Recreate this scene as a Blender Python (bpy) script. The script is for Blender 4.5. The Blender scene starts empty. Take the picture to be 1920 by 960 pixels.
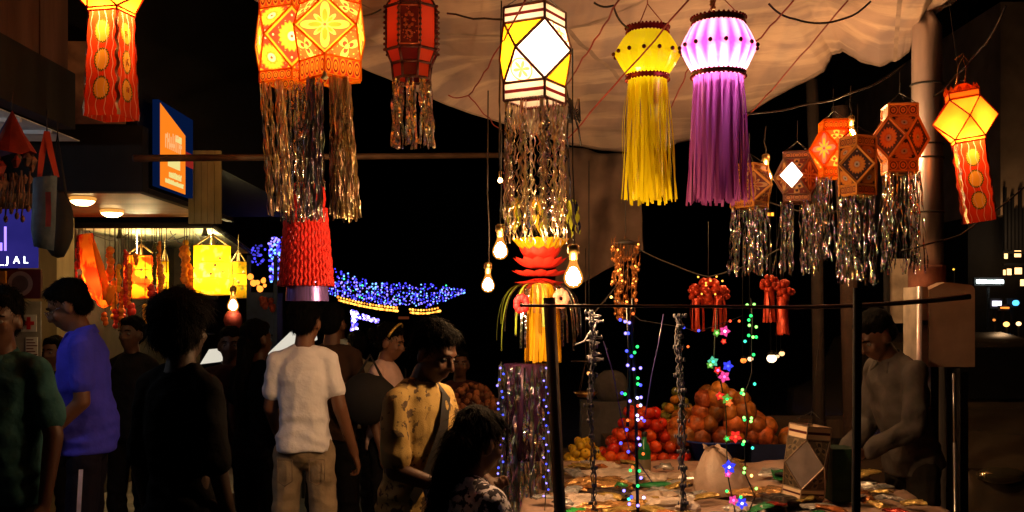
import bpy, bmesh, math, random
from mathutils import Vector, Matrix, noise
import numpy as np
R = random.Random(7)
PI = math.pi
SC = bpy.context.scene
COL = SC.collection
D = bpy.data

# ---------------------------------------------------------------- camera
EYE = 1.6; F = 2000.0; HZ = 590.0
cam_d = D.cameras.new('camera'); cam = D.objects.new('camera', cam_d); COL.objects.link(cam)
cam.location = (0, 0, EYE); cam.rotation_euler = (PI/2, 0, 0)
cam_d.sensor_width = 36; cam_d.lens = 36*F/1920; cam_d.shift_y = (HZ-480)/1920
cam_d.clip_start = .05; cam_d.clip_end = 600
SC.camera = cam
# ---------------------------------------------------------------- night sky, faint moon
w = D.worlds.new('World'); SC.world = w; w.use_nodes = True
sky = w.node_tree.nodes.new('ShaderNodeTexSky'); sky.sky_type = 'NISHITA'; sky.sun_disc = False
sky.sun_elevation = math.radians(-6); sky.sun_rotation = math.radians(200)
bgn = w.node_tree.nodes['Background']; bgn.inputs['Strength'].default_value = .05
w.node_tree.links.new(sky.outputs[0], bgn.inputs['Color'])
sd = D.lights.new('moon', 'SUN'); sd.energy = .006; sd.angle = math.radians(2); sd.color = (.8, .85, 1)
so = D.objects.new('moon', sd); COL.objects.link(so); so.rotation_euler = (math.radians(50), 0, math.radians(-25)); so.location = (0, -3, 8)
# ---------------------------------------------------------------- exposure / render
SC.view_settings.view_transform = 'Standard'; SC.view_settings.look = 'None'
SC.view_settings.gamma = 1; SC.view_settings.exposure = 0.0
cy = SC.cycles
cy.use_denoising = True; cy.max_bounces = 5; cy.diffuse_bounces = 2; cy.glossy_bounces = 2
cy.transmission_bounces = 3; cy.transparent_max_bounces = 12; cy.sample_clamp_indirect = 2.0
cy.caustics_reflective = False; cy.caustics_refractive = False


# ================================================================ helpers
def W(px, py, Y):                         # point of the street at distance Y seen at photo pixel px, py
    return Vector(((px-960)/F*Y, Y, EYE+(HZ-py)/F*Y))

def tagp(o, label=None, cat=None, group=None, kind=None):
    if label: o['label'] = label
    if cat: o['category'] = cat
    if group: o['group'] = group
    if kind: o['kind'] = kind
    return o

def thing(name, label, cat, loc=(0, 0, 0), group=None):
    o = D.objects.new(name, None); COL.objects.link(o); o.location = loc
    o.empty_display_size = .1
    return tagp(o, label, cat, group)

def origin(o):
    v = Vector((0, 0, 0))
    while o is not None:
        v += Vector(o.location); o = o.parent
    return v

class MB:
    def __init__(s, M=None):
        s.v = []; s.f = []; s.m = []; s.uv = []; s.M = M or Matrix.Identity(4); s.mi = 0
    def add(s, vs, fs, uvs=None, mi=None):
        n = len(s.v); s.v += [tuple(s.M @ Vector(p)) for p in vs]
        for i, f in enumerate(fs):
            s.f.append([n+k for k in f]); s.m.append(s.mi if mi is None else mi)
            s.uv.append(uvs[i] if uvs else [(0, 0)]*len(f))
        return s
    def box(s, a, b, mi=None):
        x0, y0, z0 = a; x1, y1, z1 = b
        vs = [(x0,y0,z0),(x1,y0,z0),(x1,y1,z0),(x0,y1,z0),(x0,y0,z1),(x1,y0,z1),(x1,y1,z1),(x0,y1,z1)]
        fs = [(0,3,2,1),(4,5,6,7),(0,1,5,4),(1,2,6,5),(2,3,7,6),(3,0,4,7)]
        q = [(0,0),(1,0),(1,1),(0,1)]
        return s.add(vs, fs, [q]*6, mi)
    def tube(s, pts, r, n=6, mi=None, caps=True):
        pts = [Vector(p) for p in pts]; N = len(pts)
        rs = r if isinstance(r, (list, tuple)) else [r]*N
        vs = []; up = None
        for i, p in enumerate(pts):
            t = (pts[min(i+1, N-1)]-pts[max(i-1, 0)])
            if t.length < 1e-9: t = Vector((0, 0, 1))
            t.normalize()
            if up is None:
                up = Vector((0, 0, 1)) if abs(t.z) < .9 else Vector((1, 0, 0))
            a = t.cross(up).normalized(); b = a.cross(t).normalized(); up = b
            for k in range(n):
                th = 2*PI*k/n
                vs.append(p+(a*math.cos(th)+b*math.sin(th))*rs[i])
        fs = []; uv = []
        for i in range(N-1):
            for k in range(n):
                fs.append((i*n+k, i*n+(k+1) % n, (i+1)*n+(k+1) % n, (i+1)*n+k))
                uv.append([(k/n, i/N), ((k+1)/n, i/N), ((k+1)/n, (i+1)/N), (k/n, (i+1)/N)])
        if caps:
            fs.append(tuple(range(n))[::-1]); uv.append([(0, 0)]*n)
            fs.append(tuple((N-1)*n+k for k in range(n))); uv.append([(0, 0)]*n)
        return s.add(vs, fs, uv, mi)
    def lathe(s, c, prof, n=16, mi=None, cx=1, cy_=1):     # prof: (r, z)
        c = Vector(c); vs = []; fs = []; uv = []
        for r, z in prof:
            for k in range(n):
                th = 2*PI*k/n; vs.append(c+Vector((r*math.cos(th)*cx, r*math.sin(th)*cy_, z)))
        N = len(prof)
        for i in range(N-1):
            for k in range(n):
                fs.append((i*n+k, i*n+(k+1) % n, (i+1)*n+(k+1) % n, (i+1)*n+k))
                uv.append([(k/n, i/(N-1)), ((k+1)/n, i/(N-1)), ((k+1)/n, (i+1)/(N-1)), (k/n, (i+1)/(N-1))])
        if prof[0][0] > 1e-4: fs.append(tuple(range(n))[::-1]); uv.append([(0, 0)]*n)
        if prof[-1][0] > 1e-4: fs.append(tuple((N-1)*n+k for k in range(n))); uv.append([(0, 0)]*n)
        return s.add(vs, fs, uv, mi)
    def ball(s, c, r, n=8, m=5, mi=None, jit=0):
        rx, ry, rz = r if isinstance(r, (tuple, list)) else (r, r, r)
        c = Vector(c); vs = [c+Vector((0, 0, -rz))]
        for i in range(1, m):
            ph = -PI/2+PI*i/m
            for k in range(n):
                th = 2*PI*k/n; j = 1+R.uniform(-jit, jit)
                vs.append(c+Vector((rx*math.cos(ph)*math.cos(th)*j, ry*math.cos(ph)*math.sin(th)*j, rz*math.sin(ph)*j)))
        vs.append(c+Vector((0, 0, rz))); fs = []
        for k in range(n): fs.append((0, 1+(k+1) % n, 1+k))
        for i in range(m-2):
            for k in range(n):
                a = 1+i*n
                fs.append((a+k, a+(k+1) % n, a+n+(k+1) % n, a+n+k))
        a = 1+(m-2)*n
        for k in range(n): fs.append((a+k, a+(k+1) % n, len(vs)-1))
        return s.add(vs, fs, None, mi)
    def strip(s, pts, sides, mi=None):        # ribbon: centre points and half-width vectors
        vs = []
        for p, h in zip(pts, sides): vs += [Vector(p)-h, Vector(p)+h]
        N = len(pts)
        fs = [(2*i, 2*i+1, 2*i+3, 2*i+2) for i in range(N-1)]
        uv = [[(0, i/(N-1)), (1, i/(N-1)), (1, (i+1)/(N-1)), (0, (i+1)/(N-1))] for i in range(N-1)]
        return s.add(vs, fs, uv, mi)
    def build(s, name, mats, parent=None, smooth=True, label=None):
        if not isinstance(mats, (list, tuple)): mats = [mats]
        o0 = origin(parent) if parent is not None else Vector((0, 0, 0))
        me = D.meshes.new(name)
        me.from_pydata([(p[0]-o0.x, p[1]-o0.y, p[2]-o0.z) for p in s.v], [], s.f)
        for m in mats: me.materials.append(m)
        me.polygons.foreach_set('material_index', s.m)
        ul = me.uv_layers.new(name='UVMap')
        flat = [c for f in s.uv for p in f for c in p]
        ul.data.foreach_set('uv', flat)
        if smooth: me.polygons.foreach_set('use_smooth', [True]*len(s.f))
        me.update()
        o = D.objects.new(name, me); COL.objects.link(o)
        if parent is not None: o.parent = parent
        if label: o['label'] = label
        return o

def sharp(o, deg=35):
    o.data.set_sharp_from_angle(angle=math.radians(deg)); return o

# ---------------------------------------------------------------- node expressions
class E:
    nt = None
    def __init__(s, sock): s.s = sock
    @staticmethod
    def _m(op, *a):
        n = E.nt.nodes.new('ShaderNodeMath'); n.operation = op
        for i, x in enumerate(a):
            if isinstance(x, E): E.nt.links.new(x.s, n.inputs[i])
            else: n.inputs[i].default_value = x
        return E(n.outputs[0])
    def __add__(s, o): return E._m('ADD', s, o)
    def __sub__(s, o): return E._m('SUBTRACT', s, o)
    def __rsub__(s, o): return E._m('SUBTRACT', o, s)
    def __mul__(s, o): return E._m('MULTIPLY', s, o)
    def __truediv__(s, o): return E._m('DIVIDE', s, o)
    __radd__ = __add__; __rmul__ = __mul__
    def sin(s): return E._m('SINE', s)
    def cos(s): return E._m('COSINE', s)
    def abs(s): return E._m('ABSOLUTE', s)
    def pow(s, p): return E._m('POWER', s, p)
    def frac(s): return E._m('FRACT', s)
    def lt(s, o, soft=.02):
        n = E.nt.nodes.new('ShaderNodeMapRange'); n.interpolation_type = 'SMOOTHSTEP'
        d = (s-o)
        E.nt.links.new(d.s, n.inputs[0]); n.inputs[1].default_value = -soft; n.inputs[2].default_value = soft
        n.inputs[3].default_value = 1; n.inputs[4].default_value = 0
        return E(n.outputs[0])
    def max(s, o): return E._m('MAXIMUM', s, o)
    def min(s, o): return E._m('MINIMUM', s, o)
    @staticmethod
    def atan2(a, b): return E._m('ARCTAN2', a, b)

def mixc(f, a, b):                       # colours: tuples or sockets
    n = E.nt.nodes.new('ShaderNodeMix'); n.data_type = 'RGBA'
    if isinstance(f, E): E.nt.links.new(f.s, n.inputs[0])
    else: n.inputs[0].default_value = f
    for i, c in ((6, a), (7, b)):
        if isinstance(c, tuple): n.inputs[i].default_value = (*c, 1)
        else: E.nt.links.new(c, n.inputs[i])
    return n.outputs[2]

def newmat(name):
    m = D.materials.new(name); m.use_nodes = True; nt = m.node_tree
    for n in list(nt.nodes): nt.nodes.remove(n)
    out = nt.nodes.new('ShaderNodeOutputMaterial'); E.nt = nt
    return m, nt, out

def setc(nt, inp, c):
    if isinstance(c, tuple): inp.default_value = (*c, 1)
    else: nt.links.new(c, inp)

def texc(kind='Object'):
    return E.nt.nodes.new('ShaderNodeTexCoord').outputs[kind]
def noise_n(scale, detail=3, vec=None, stretch=None, col=False):
    n = E.nt.nodes.new('ShaderNodeTexNoise'); n.inputs['Scale'].default_value = scale; n.inputs['Detail'].default_value = detail
    v = vec or texc()
    if stretch:
        mp = E.nt.nodes.new('ShaderNodeMapping'); mp.inputs['Scale'].default_value = stretch
        E.nt.links.new(v, mp.inputs[0]); v = mp.outputs[0]
    E.nt.links.new(v, n.inputs['Vector'])
    return n.outputs['Color'] if col else E(n.outputs['Fac'])
def ramp(fac, stops):
    n = E.nt.nodes.new('ShaderNodeValToRGB'); cr = n.color_ramp
    while len(cr.elements) < len(stops): cr.elements.new(.5)
    for e, (p, c) in zip(cr.elements, stops): e.position = p; e.color = (*c, 1)
    E.nt.links.new(fac.s, n.inputs[0]); return n.outputs[0]

def pbr(name, c, rough=.7, metal=0, var=.25, rnd=0, bdist=.01, nscale=12, bump=0, bscale=60, stretch=None, spec=.4, colfn=None):
    m, nt, out = newmat(name)
    b = nt.nodes.new('ShaderNodeBsdfPrincipled'); nt.links.new(b.outputs[0], out.inputs[0])
    if colfn: cc = colfn()
    elif var > 0:
        f = noise_n(nscale, 4, stretch=stretch)
        lo = tuple(max(0, x*(1-var)) for x in c); hi = tuple(min(1, x*(1+var)) for x in c)
        cc = ramp(f, [(.3, lo), (.7, hi)])
    else: cc = c
    if rnd:
        oi = nt.nodes.new('ShaderNodeObjectInfo'); hs = nt.nodes.new('ShaderNodeHueSaturation')
        r_ = E(oi.outputs['Random']); nt.links.new((r_*rnd*.035+(.5-rnd*.006)).s, hs.inputs['Hue']); nt.links.new(((r_*7.3).frac()*rnd+(1.0-rnd*.5)).s, hs.inputs['Value'])
        nt.links.new(cc, hs.inputs['Color']); cc = hs.outputs[0]
    setc(nt, b.inputs['Base Color'], cc)
    b.inputs['Roughness'].default_value = rough; b.inputs['Metallic'].default_value = metal
    b.inputs['Specular IOR Level'].default_value = spec
    if bump:
        f = noise_n(bscale, 4, stretch=stretch)
        bn = nt.nodes.new('ShaderNodeBump'); bn.inputs['Strength'].default_value = bump; bn.inputs['Distance'].default_value = bdist
        nt.links.new(f.s, bn.inputs['Height']); nt.links.new(bn.outputs[0], b.inputs['Normal'])
    return m

def emis(name, c, s, sample=False):
    m, nt, out = newmat(name)
    e = nt.nodes.new('ShaderNodeEmission'); setc(nt, e.inputs[0], c); e.inputs[1].default_value = s
    nt.links.new(e.outputs[0], out.inputs[0])
    if not sample: m.cycles.emission_sampling = 'NONE'
    return m

def paper(name, colfn, transl=.65, clear=.12, gloss=.0):   # thin paper or film lit from behind by the lamp inside
    m, nt, out = newmat(name)
    c = colfn() if callable(colfn) else colfn
    tr = nt.nodes.new('ShaderNodeBsdfTranslucent'); di = nt.nodes.new('ShaderNodeBsdfDiffuse'); tp = nt.nodes.new('ShaderNodeBsdfTransparent')
    for x in (tr, di, tp): setc(nt, x.inputs[0], c)
    a = nt.nodes.new('ShaderNodeMixShader'); a.inputs[0].default_value = transl
    nt.links.new(di.outputs[0], a.inputs[1]); nt.links.new(tr.outputs[0], a.inputs[2])
    b = nt.nodes.new('ShaderNodeMixShader'); b.inputs[0].default_value = clear
    nt.links.new(a.outputs[0], b.inputs[1]); nt.links.new(tp.outputs[0], b.inputs[2])
    last = b
    if gloss:
        g = nt.nodes.new('ShaderNodeBsdfGlossy'); g.inputs['Roughness'].default_value = .25
        x = nt.nodes.new('ShaderNodeMixShader'); x.inputs[0].default_value = gloss
        nt.links.new(b.outputs[0], x.inputs[1]); nt.links.new(g.outputs[0], x.inputs[2]); last = x
    nt.links.new(last.outputs[0], out.inputs[0])
    return m

def uvpolar():
    sp = E.nt.nodes.new('ShaderNodeSeparateXYZ'); E.nt.links.new(texc('UV'), sp.inputs[0])
    u, v = E(sp.outputs[0]), E(sp.outputs[1])
    r = (u*u+v*v).pow(.5); return u, v, r, E.atan2(v, u)

def pat_sun(bg, ring, core, edge, n=18, rim=None):
    def f():
        u, v, r, t = uvpolar()
        sc = (t*float(n)).cos()*.035+.46
        c = mixc(r.lt(sc), bg, edge)
        c = mixc(r.lt(sc-.07), c, ring)
        c = mixc(r.lt((t*float(n/2)).cos()*.02+.23), c, edge)
        c = mixc(r.lt(.15), c, core)
        c = mixc(r.lt(.05), c, bg)
        dots = ((u*14.0).cos()*(v*14.0).cos()).lt(-.86, .05)
        c = mixc(dots*(.53-r).lt(0.0), c, core)
        if rim: c = mixc((.86-(u.abs()+v.abs())).lt(0.0, .02), c, rim)
        return c
    return f
def pat_flower(bg, petal, inner, dark, rim=None):
    def f():
        u, v, r, t = uvpolar()
        big = (t*2.0).cos().abs().pow(2.2)*.80
        small = (t*2.0).sin().abs().pow(4.0)*.50
        c = mixc(r.lt(.72), bg, mixc(.25, bg, dark))
        c = mixc(r.lt(big.max(small)+.045), c, dark)
        c = mixc(r.lt(big.max(small)), c, petal)
        c = mixc((r-.22).abs().lt(((t*2.0).cos().abs().pow(6.0)*.38).max((t*2.0).sin().abs().pow(10.0)*.2)-.06), c, inner)
        c = mixc(r.lt(.11), c, petal); c = mixc(r.lt(.06), c, dark)
        if rim: c = mixc((.88-(u.abs()+v.abs())).lt(0.0, .02), c, rim)
        return c
    return f
def pat_leaf(bg, petal, dark):
    def f():
        u, v, r, t = uvpolar()
        lobes = (t*1.5+PI/4).cos().abs().pow(1.5)*.42+.08
        c = mixc((r-.62).abs().lt(.02), bg, dark)
        c = mixc(r.lt(lobes), c, petal)
        c = mixc(r.lt(lobes*.55), c, dark)
        c = mixc(r.lt(.1), c, petal)
        d = ((u*20.0).sin()*(v*20.0).sin()).lt(-.8, .05)
        return mixc(d*(.4-r).lt(0.0), c, petal)
    return f
def pat_band(bg, fg, dark, n=6.0):          # uv: u along 0..1, v 0..1
    def f():
        sp = E.nt.nodes.new('ShaderNodeSeparateXYZ'); E.nt.links.new(texc('UV'), sp.inputs[0])
        u, v = E(sp.outputs[0]), E(sp.outputs[1])
        x = (u*n).frac()-.5; y = (v-.5)*1.1
        r = (x*x+y*y).pow(.5)
        c = mixc(r.lt(.46), bg, fg); c = mixc(r.lt(.36), c, dark); c = mixc(r.lt(.24), c, fg); c = mixc(r.lt(.1), c, bg)
        return mixc((v-.5).abs().lt(.42), fg, c)
    return f

# ---------------------------------------------------------------- shared materials
MBLK = pbr('black_plastic', (.012, .012, .014), .5)
MWIRE = pbr('cable_rubber', (.02, .015, .012), .6)
MRED_WIRE = pbr('red_twine', (.25, .03, .02), .8)
MWOOD = pbr('dark_wood', (.06, .035, .02), .75, bump=.4, bscale=40, stretch=(6, 6, .6))
MIRON = pbr('worn_iron', (.09, .07, .06), .5, .7, var=.4)
MBRASS = pbr('brass', (.55, .35, .12), .35, 1)
MGLOWS = emis('small_bulb_glow', (1, .5, .15), 60, True)

def foil_mat(name, base, hue=.55, rough=.27, scale=9):
    m, nt, out = newmat(name)
    b = nt.nodes.new('ShaderNodeBsdfPrincipled')
    f = noise_n(scale, 2, stretch=(4, 4, 1))
    rb = ramp(f, [(.30, (.9, .3, .1)), (.40, (.95, .75, .3)), (.47, (.2, .8, .4)), (.54, (.2, .35, 1)), (.60, (.8, .2, .7)), (.7, (1, .7, .5))])
    c = mixc(hue, base, rb)
    nt.links.new(c, b.inputs['Base Color'])
    b.inputs['Metallic'].default_value = 1; b.inputs['Roughness'].default_value = rough
    tp = nt.nodes.new('ShaderNodeBsdfTransparent'); mx = nt.nodes.new('ShaderNodeMixShader'); mx.inputs[0].default_value = .06
    bn = nt.nodes.new('ShaderNodeBump'); bn.inputs['Strength'].default_value = .9; bn.inputs['Distance'].default_value = .006
    nt.links.new(noise_n(70, 2).s, bn.inputs['Height']); nt.links.new(bn.outputs[0], b.inputs['Normal'])
    nt.links.new(b.outputs[0], mx.inputs[1]); nt.links.new(tp.outputs[0], mx.inputs[2]); nt.links.new(mx.outputs[0], out.inputs[0])
    return m
FOIL = foil_mat('hologram_foil', (.75, .70, .66), .35, .2)
FOILG = foil_mat('gold_foil', (1, .72, .38), .22, .36)
FOILR = foil_mat('rainbow_foil', (.9, .8, .7), .75, .22, 30)
FOILD = foil_mat('dark_foil', (.25, .22, .26), .25, .3)

def sag(a, b, d, n=14):
    a, b = Vector(a), Vector(b)
    return [a.lerp(b, i/n)-Vector((0, 0, d*4*(i/n)*(1-i/n))) for i in range(n+1)]
def wobble(pts, amp, fr=9):
    return [p+Vector((noise.noise(p*fr), noise.noise(p*fr+Vector((9, 3, 1))), noise.noise(p*fr+Vector((1, 7, 4)))))*amp for p in pts]

def point_light(name, loc, energy, color, rad, parent):
    l = D.lights.new(name, 'POINT'); l.energy = energy; l.color = color; l.shadow_soft_size = rad
    o = D.objects.new(name, l); COL.objects.link(o); o.parent = parent; o.location = Vector(loc)-origin(parent)
    return o

def text_mesh(txt, size, extrude=.001, font=None, align='CENTER'):
    c = D.curves.new('lettering', 'FONT'); c.body = txt; c.size = size; c.extrude = extrude
    c.align_x = align; c.align_y = 'CENTER'; c.resolution_u = 3
    o = D.objects.new('lettering', c); COL.objects.link(o)
    dg = bpy.context.evaluated_depsgraph_get(); dg.update()
    me = D.meshes.new_from_object(o.evaluated_get(dg)); D.objects.remove(o); D.curves.remove(c)
    return me
def lettering(name, txt, size, M, mat, parent, extrude=.001):
    me = text_mesh(txt, size, extrude); o0 = origin(parent)
    me.transform(Matrix.Translation(-o0) @ M); me.materials.clear(); me.materials.append(mat)
    o = D.objects.new(name, me); COL.objects.link(o); o.parent = parent
    return o
def panelM(loc, right, up):                # maps local xy to a plane with these directions
    r = Vector(right).normalized(); u = Vector(up).normalized(); n = r.cross(u)
    M = Matrix.Identity(4)
    for i in range(3): M[i][0] = r[i]; M[i][1] = u[i]; M[i][2] = n[i]; M[i][3] = loc[i]
    return M
# ================================================================ SETTING
def struct(o): o['kind'] = 'structure'; return o
gm = pbr('asphalt', (.045, .042, .04), .85, var=.5, nscale=3, bump=.5, bscale=50)
g = MB(); g.add([(-90, -30, 0), (90, -30, 0), (90, 160, 0), (-90, 160, 0)], [(0, 1, 2, 3)]); struct(g.build('road', gm, smooth=False))
g = MB(); g.box((-8, -3, .004), (-2.3, 40, .13)); struct(g.build('pavement', pbr('paving', (.16, .14, .12), .8, var=.4, nscale=5), smooth=False))

MBROWN = pbr('painted_boards', (.10, .05, .035), .7, var=.35, nscale=3, stretch=(3, 3, .4), bump=.2)
MBLACKW = pbr('soot_black_paint', (.008, .007, .007), .8)
MCREAM = pbr('cream_plaster', (.42, .33, .17), .8, var=.25, nscale=4, stretch=(2, 2, .5), bump=.2)
MCEIL = pbr('shop_ceiling', (.80, .74, .45), .7, var=.2, nscale=5)
MWHITE = pbr('white_paint', (.75, .75, .72), .6, var=.08)
MLAMPW = emis('white_tube_glow', (.9, .93, 1), 7, True)
MLAMPY = emis('downlight_glow', (1, .66, .26), 22, True)

# --- near shop on the left: brown boarded upper wall, black fascia, pale lit ceiling
b = thing('shop_building', 'near shop with brown boarded upper wall, black fascia and pale lit ceiling', 'shop', (-3.2, 4.6, .13))
m = MB()
for i in range(12):
    y0 = 1.5+i*.315; m.box((-2.235, y0, 2.80), (-2.20+.004*(i % 2), y0+.309, 5.4))
m.box((-4.6, 1.5, 2.8), (-2.24, 5.27, 5.4)); m.build('wall', MBROWN, b, smooth=False)
m = MB(); m.box((-2.26, 1.5, 2.52), (-2.17, 5.30, 2.797)); m.box((-4.6, 5.2, 2.52), (-2.265, 5.30, 2.797)); m.build('fascia', MBLACKW, b, smooth=False)
m = MB(); m.box((-4.6, 1.5, 2.51), (-2.27, 5.6, 2.515)); 
for i in range(6): m.box((-4.6, 3.6+i*.33, 2.49), (-2.27, 3.62+i*.33, 2.509))
m.build('ceiling', MWHITE, b, smooth=False)
m = MB(); m.box((-4.6, 5.9, .13), (-2.9, 5.96, 2.50)); m.box((-4.7, 1.5, .13), (-4.6, 5.9, 2.5)); m.build('rear_wall', MBLACKW, b, smooth=False)
m = MB(); m.box((-3.6, 4.5, 2.36), (-2.75, 4.54, 2.39)); m.build('tube_lamp', emis('cool_tube_glow', (.85, .9, 1), 26, True), b, smooth=False)
m = MB(); m.box((-2.24, 2.60, 3.0), (-2.188, 4.75, 3.03)); m.box((-2.24, 4.72, 3.0), (-2.188, 4.75, 3.6)); m.box((-2.24, 4.2, 3.0), (-2.19, 4.23, 3.6))
m.build('window_frame', MBLACKW, b, smooth=False)

# --- second building with black fascia, boarded soffit and downlights
b = thing('kiosk_building', 'corner building with black fascia over a wooden soffit with round downlights', 'building', (-3.0, 6.8, .13))
m = MB(); m.box((-4.6, 6.15, 2.31), (-2.13, 6.25, 2.69)); m.box((-2.18, 6.255, 2.31), (-2.13, 8.15, 2.34)); m.build('fascia', MBLACKW, b, smooth=False)
m = MB(); m.box((-4.6, 6.26, 2.345), (-2.185, 8.15, 2.36)); m.build('soffit', pbr('varnished_ply', (.30, .15, .07), .45, var=.4, nscale=2, stretch=(.5, 3, 1), bump=.15), b, smooth=False)
m = MB(); m.box((-4.6, 6.26, 2.70), (-2.2, 12, 6.0)); m.build('wall', MBLACKW, b, smooth=False)
m = MB(); m.add([(-2.53, 6.13, 2.695), (-2.22, 6.13, 2.695), (-2.22, 5.85, 3.1), (-2.53, 5.85, 3.1), (-2.53, 6.15, 3.1), (-2.22, 6.15, 3.1)], [(0, 1, 2, 3), (3, 2, 5, 4), (1, 5, 2), (0, 3, 4)])
m.build('bracket_panel', pbr('stained_board', (.33, .17, .09), .7, var=.4), b, smooth=False)
for px, py, Y in ((155, 379, 6.75), (210, 406, 7.55)):
    c = W(px, py, Y); c.z = 2.335
    m = MB(); m.lathe(c, [(.075, .008), (.085, 0), (.080, -.012), (.055, -.016)], 20); f = m.build('downlight', emis('amber_lamp_rim', (1, .42, .08), .9), b)  # rim emits a low amber glow in place of the lamp's light on it
    m = MB(); m.lathe(c+Vector((0, 0, -.017)), [(.074, 0), (.066, -.010), (.04, -.026), (.001, -.030)], 20); m.build('lamp_glass', MLAMPY, f)
m = MB()
for i in range(5):
    m.box((-2.13+i*.043, 7.02-.004*(i % 2), 2.2), (-2.09+i*.043, 7.05, 2.68))
m.build('board_panel', pbr('mouldy_cream_boards', (.30, .25, .10), .8, var=.6, nscale=6, stretch=(1, 1, .4)), b, smooth=False)

# --- backlit sign
b = thing('backlit_sign', 'backlit orange and blue shop sign seen edge-on above the soffit', 'sign', (-2.1, 6.6, 2.36))
m = MB(); m.box((-2.12, 6.29, 2.36), (-2.085, 6.97, 2.87)); m.build('frame', emis('sign_blue', (.006, .03, .16), .22), b, smooth=False)
m = MB(); m.add([(-2.082, 6.31, 2.365), (-2.082, 6.80, 2.365), (-2.082, 6.80, 2.74), (-2.082, 6.31, 2.855)], [(0, 1, 2, 3)]); m.build('orange_panel', emis('sign_orange', (1, .23, .012), 1.0, True), b, smooth=False)
me_ = emis('sign_pale', (.9, .75, .25), 1.0); mr_ = emis('sign_red', (.5, .03, .02), .5); mp_ = emis('sign_palepink', (1, .45, .16), 1.0)
m = MB()
for y0, z0, y1, z1 in ((6.45, 2.50, 6.68, 2.56), (6.60, 2.67, 6.71, 2.71)): m.box((-2.081, y0, z0), (-2.078, y1, z1))
m.build('label_panel', me_, b, smooth=False)
m = MB(); m.box((-2.084, 6.80, 2.55), (-2.079, 6.96, 2.64)); m.build('red_panel', mr_, b, smooth=False)
for (ya, yb, z, h, mt) in ((6.40, 6.72, 2.66, .11, mp_), (6.47, 6.70, 2.455, .04, me_), (6.40, 6.75, 2.41, .03, me_)):
    m = MB(); y = ya
    while y < yb:                                    # unreadable strokes of the sign's characters
        d = h*R.uniform(.28, .45)
        m.box((-2.081, y, z-h*.5), (-2.078, y+d*.28, z+h*R.uniform(.2, .5)))
        zz = z+h*R.uniform(-.4, .3); m.box((-2.0805, y+d*.29, zz), (-2.0775, y+d*.8, zz+h*.2))
        y += d
    m.build('lettering', mt, b, smooth=False)

# --- lantern shop bay: awning, lit interior
b = thing('lantern_shop', 'open fronted lantern shop with yellow lit ceiling and cream pillar', 'shop', (-3.0, 9.5, .13))
x0, x1 = -3.42, -2.30
m = MB(); m.add([(x0, 8.2, 2.27), (x1, 8.2, 2.27), (-2.95, 12, 2.29), (-5, 12, 2.29)], [(0, 3, 2, 1)])
m.add([(x0-.1, 8.2, 2.31), (x1, 8.2, 2.31), (-2.93, 12, 2.33), (-5, 12, 2.33)], [(0, 1, 2, 3)]); m.build('ceiling', MCEIL, b, smooth=False)
m = MB(); m.box((x0-.1, 8.16, 2.262), (x1+.01, 8.19, 2.308)); m.tube([(x1, 8.2, 2.285), (-2.95, 12, 2.305)], .022, 5); m.build('awning_edge', MBLACKW, b)
m = MB(); m.box((-3.45, 7.45, .13), (-3.18, 7.75, 2.3)); m.build('pillar', MCREAM, b, smooth=False)
m = MB(); m.box((-3.4, 8.2, .13), (-3.36, 10.6, 2.26)); m.box((-5.5, 10.6, .13), (-3.1, 10.66, 2.26)); m.build('wall', pbr('dark_shop_wall', (.05, .04, .025), .8), b, smooth=False)
m = MB(); m.box((-3.3, 10.5, 1.75), (-2.9, 10.55, 1.9)); m.box((-3.35, 10.35, 1.4), (-2.95, 10.58, 1.42)); m.box((-3.35, 10.35, 1.0), (-2.95, 10.58, 1.02)); m.build('shelf', MBLACKW, b, smooth=False)
for xa_, xb_ in ((-2.52, -2.33), (-3.13, -2.95)):  # glowing bars added out of sight behind the drums to brighten the ceiling
    m = MB(); m.box((xa_, 8.75, 2.06), (xb_, 8.77, 2.08)); m.tube([(xa_+.05, 8.76, 2.07), (xa_+.05, 8.76, 2.27)], .003, 4); m.build('tube_lamp', emis('yellow_tube', (1, .86, .42), 170, True), b, smooth=False)
for k in range(7):
    a = (R.uniform(-3.3, -2.5), R.uniform(8.25, 8.9), 2.25); c = (R.uniform(-3.3, -2.6), R.uniform(8.25, 9.6), 2.25)
    m = MB(); m.tube(wobble(sag(a, c, R.uniform(.03, .07)), .01), .004, 4); m.build('wire', MWIRE, b)
for px, py in ((225, 440), (384, 436)):
    c = W(px, py, 8.3); m = MB(); m.lathe(c, [(.005, .05), (.012, .03), (.02, .0), (.028, -.03)], 10); m.tube([c+Vector((0, 0, .05)), (c.x, c.y, 2.26)], .004, 4); m.build('spotlight', MBLK, b)

# --- blue sign of the near shop and small boards
b = thing('blue_sign', 'glowing violet blue shop sign with white letters JAL', 'sign', W(30, 450, 5.6))
cA, cB = W(-70, 392, 5.6), W(66, 392, 5.6); zb = W(0, 502, 5.6).z
m = MB(); m.box((cA.x, 5.6, zb), (cB.x, 5.64, cA.z))
def blu():
    return ramp(noise_n(5, 2), [(.3, (.035, .03, .30)), (.7, (.06, .045, .42))])
mm, nt, out = newmat('violet_sign_face'); e = nt.nodes.new('ShaderNodeEmission'); nt.links.new(blu(), e.inputs[0]); e.inputs[1].default_value = .42; nt.links.new(e.outputs[0], out.inputs[0])
m.build('sign_face', mm, b, smooth=False)
lettering('lettering', '_', .05, panelM(W(3, 490, 5.595), (1, 0, 0), (0, 0, 1)), MLAMPW, b)
for ch, px in (('J', 14), ('A', 31), ('L', 48)):
    lettering('lettering', ch, .052, panelM(W(px, 488, 5.594), (1, 0, 0), (0, 0, 1)), MLAMPW, b)
mv = emis('violet_tube', (.30, .18, 1), 2.4, True)
m = MB()
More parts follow.
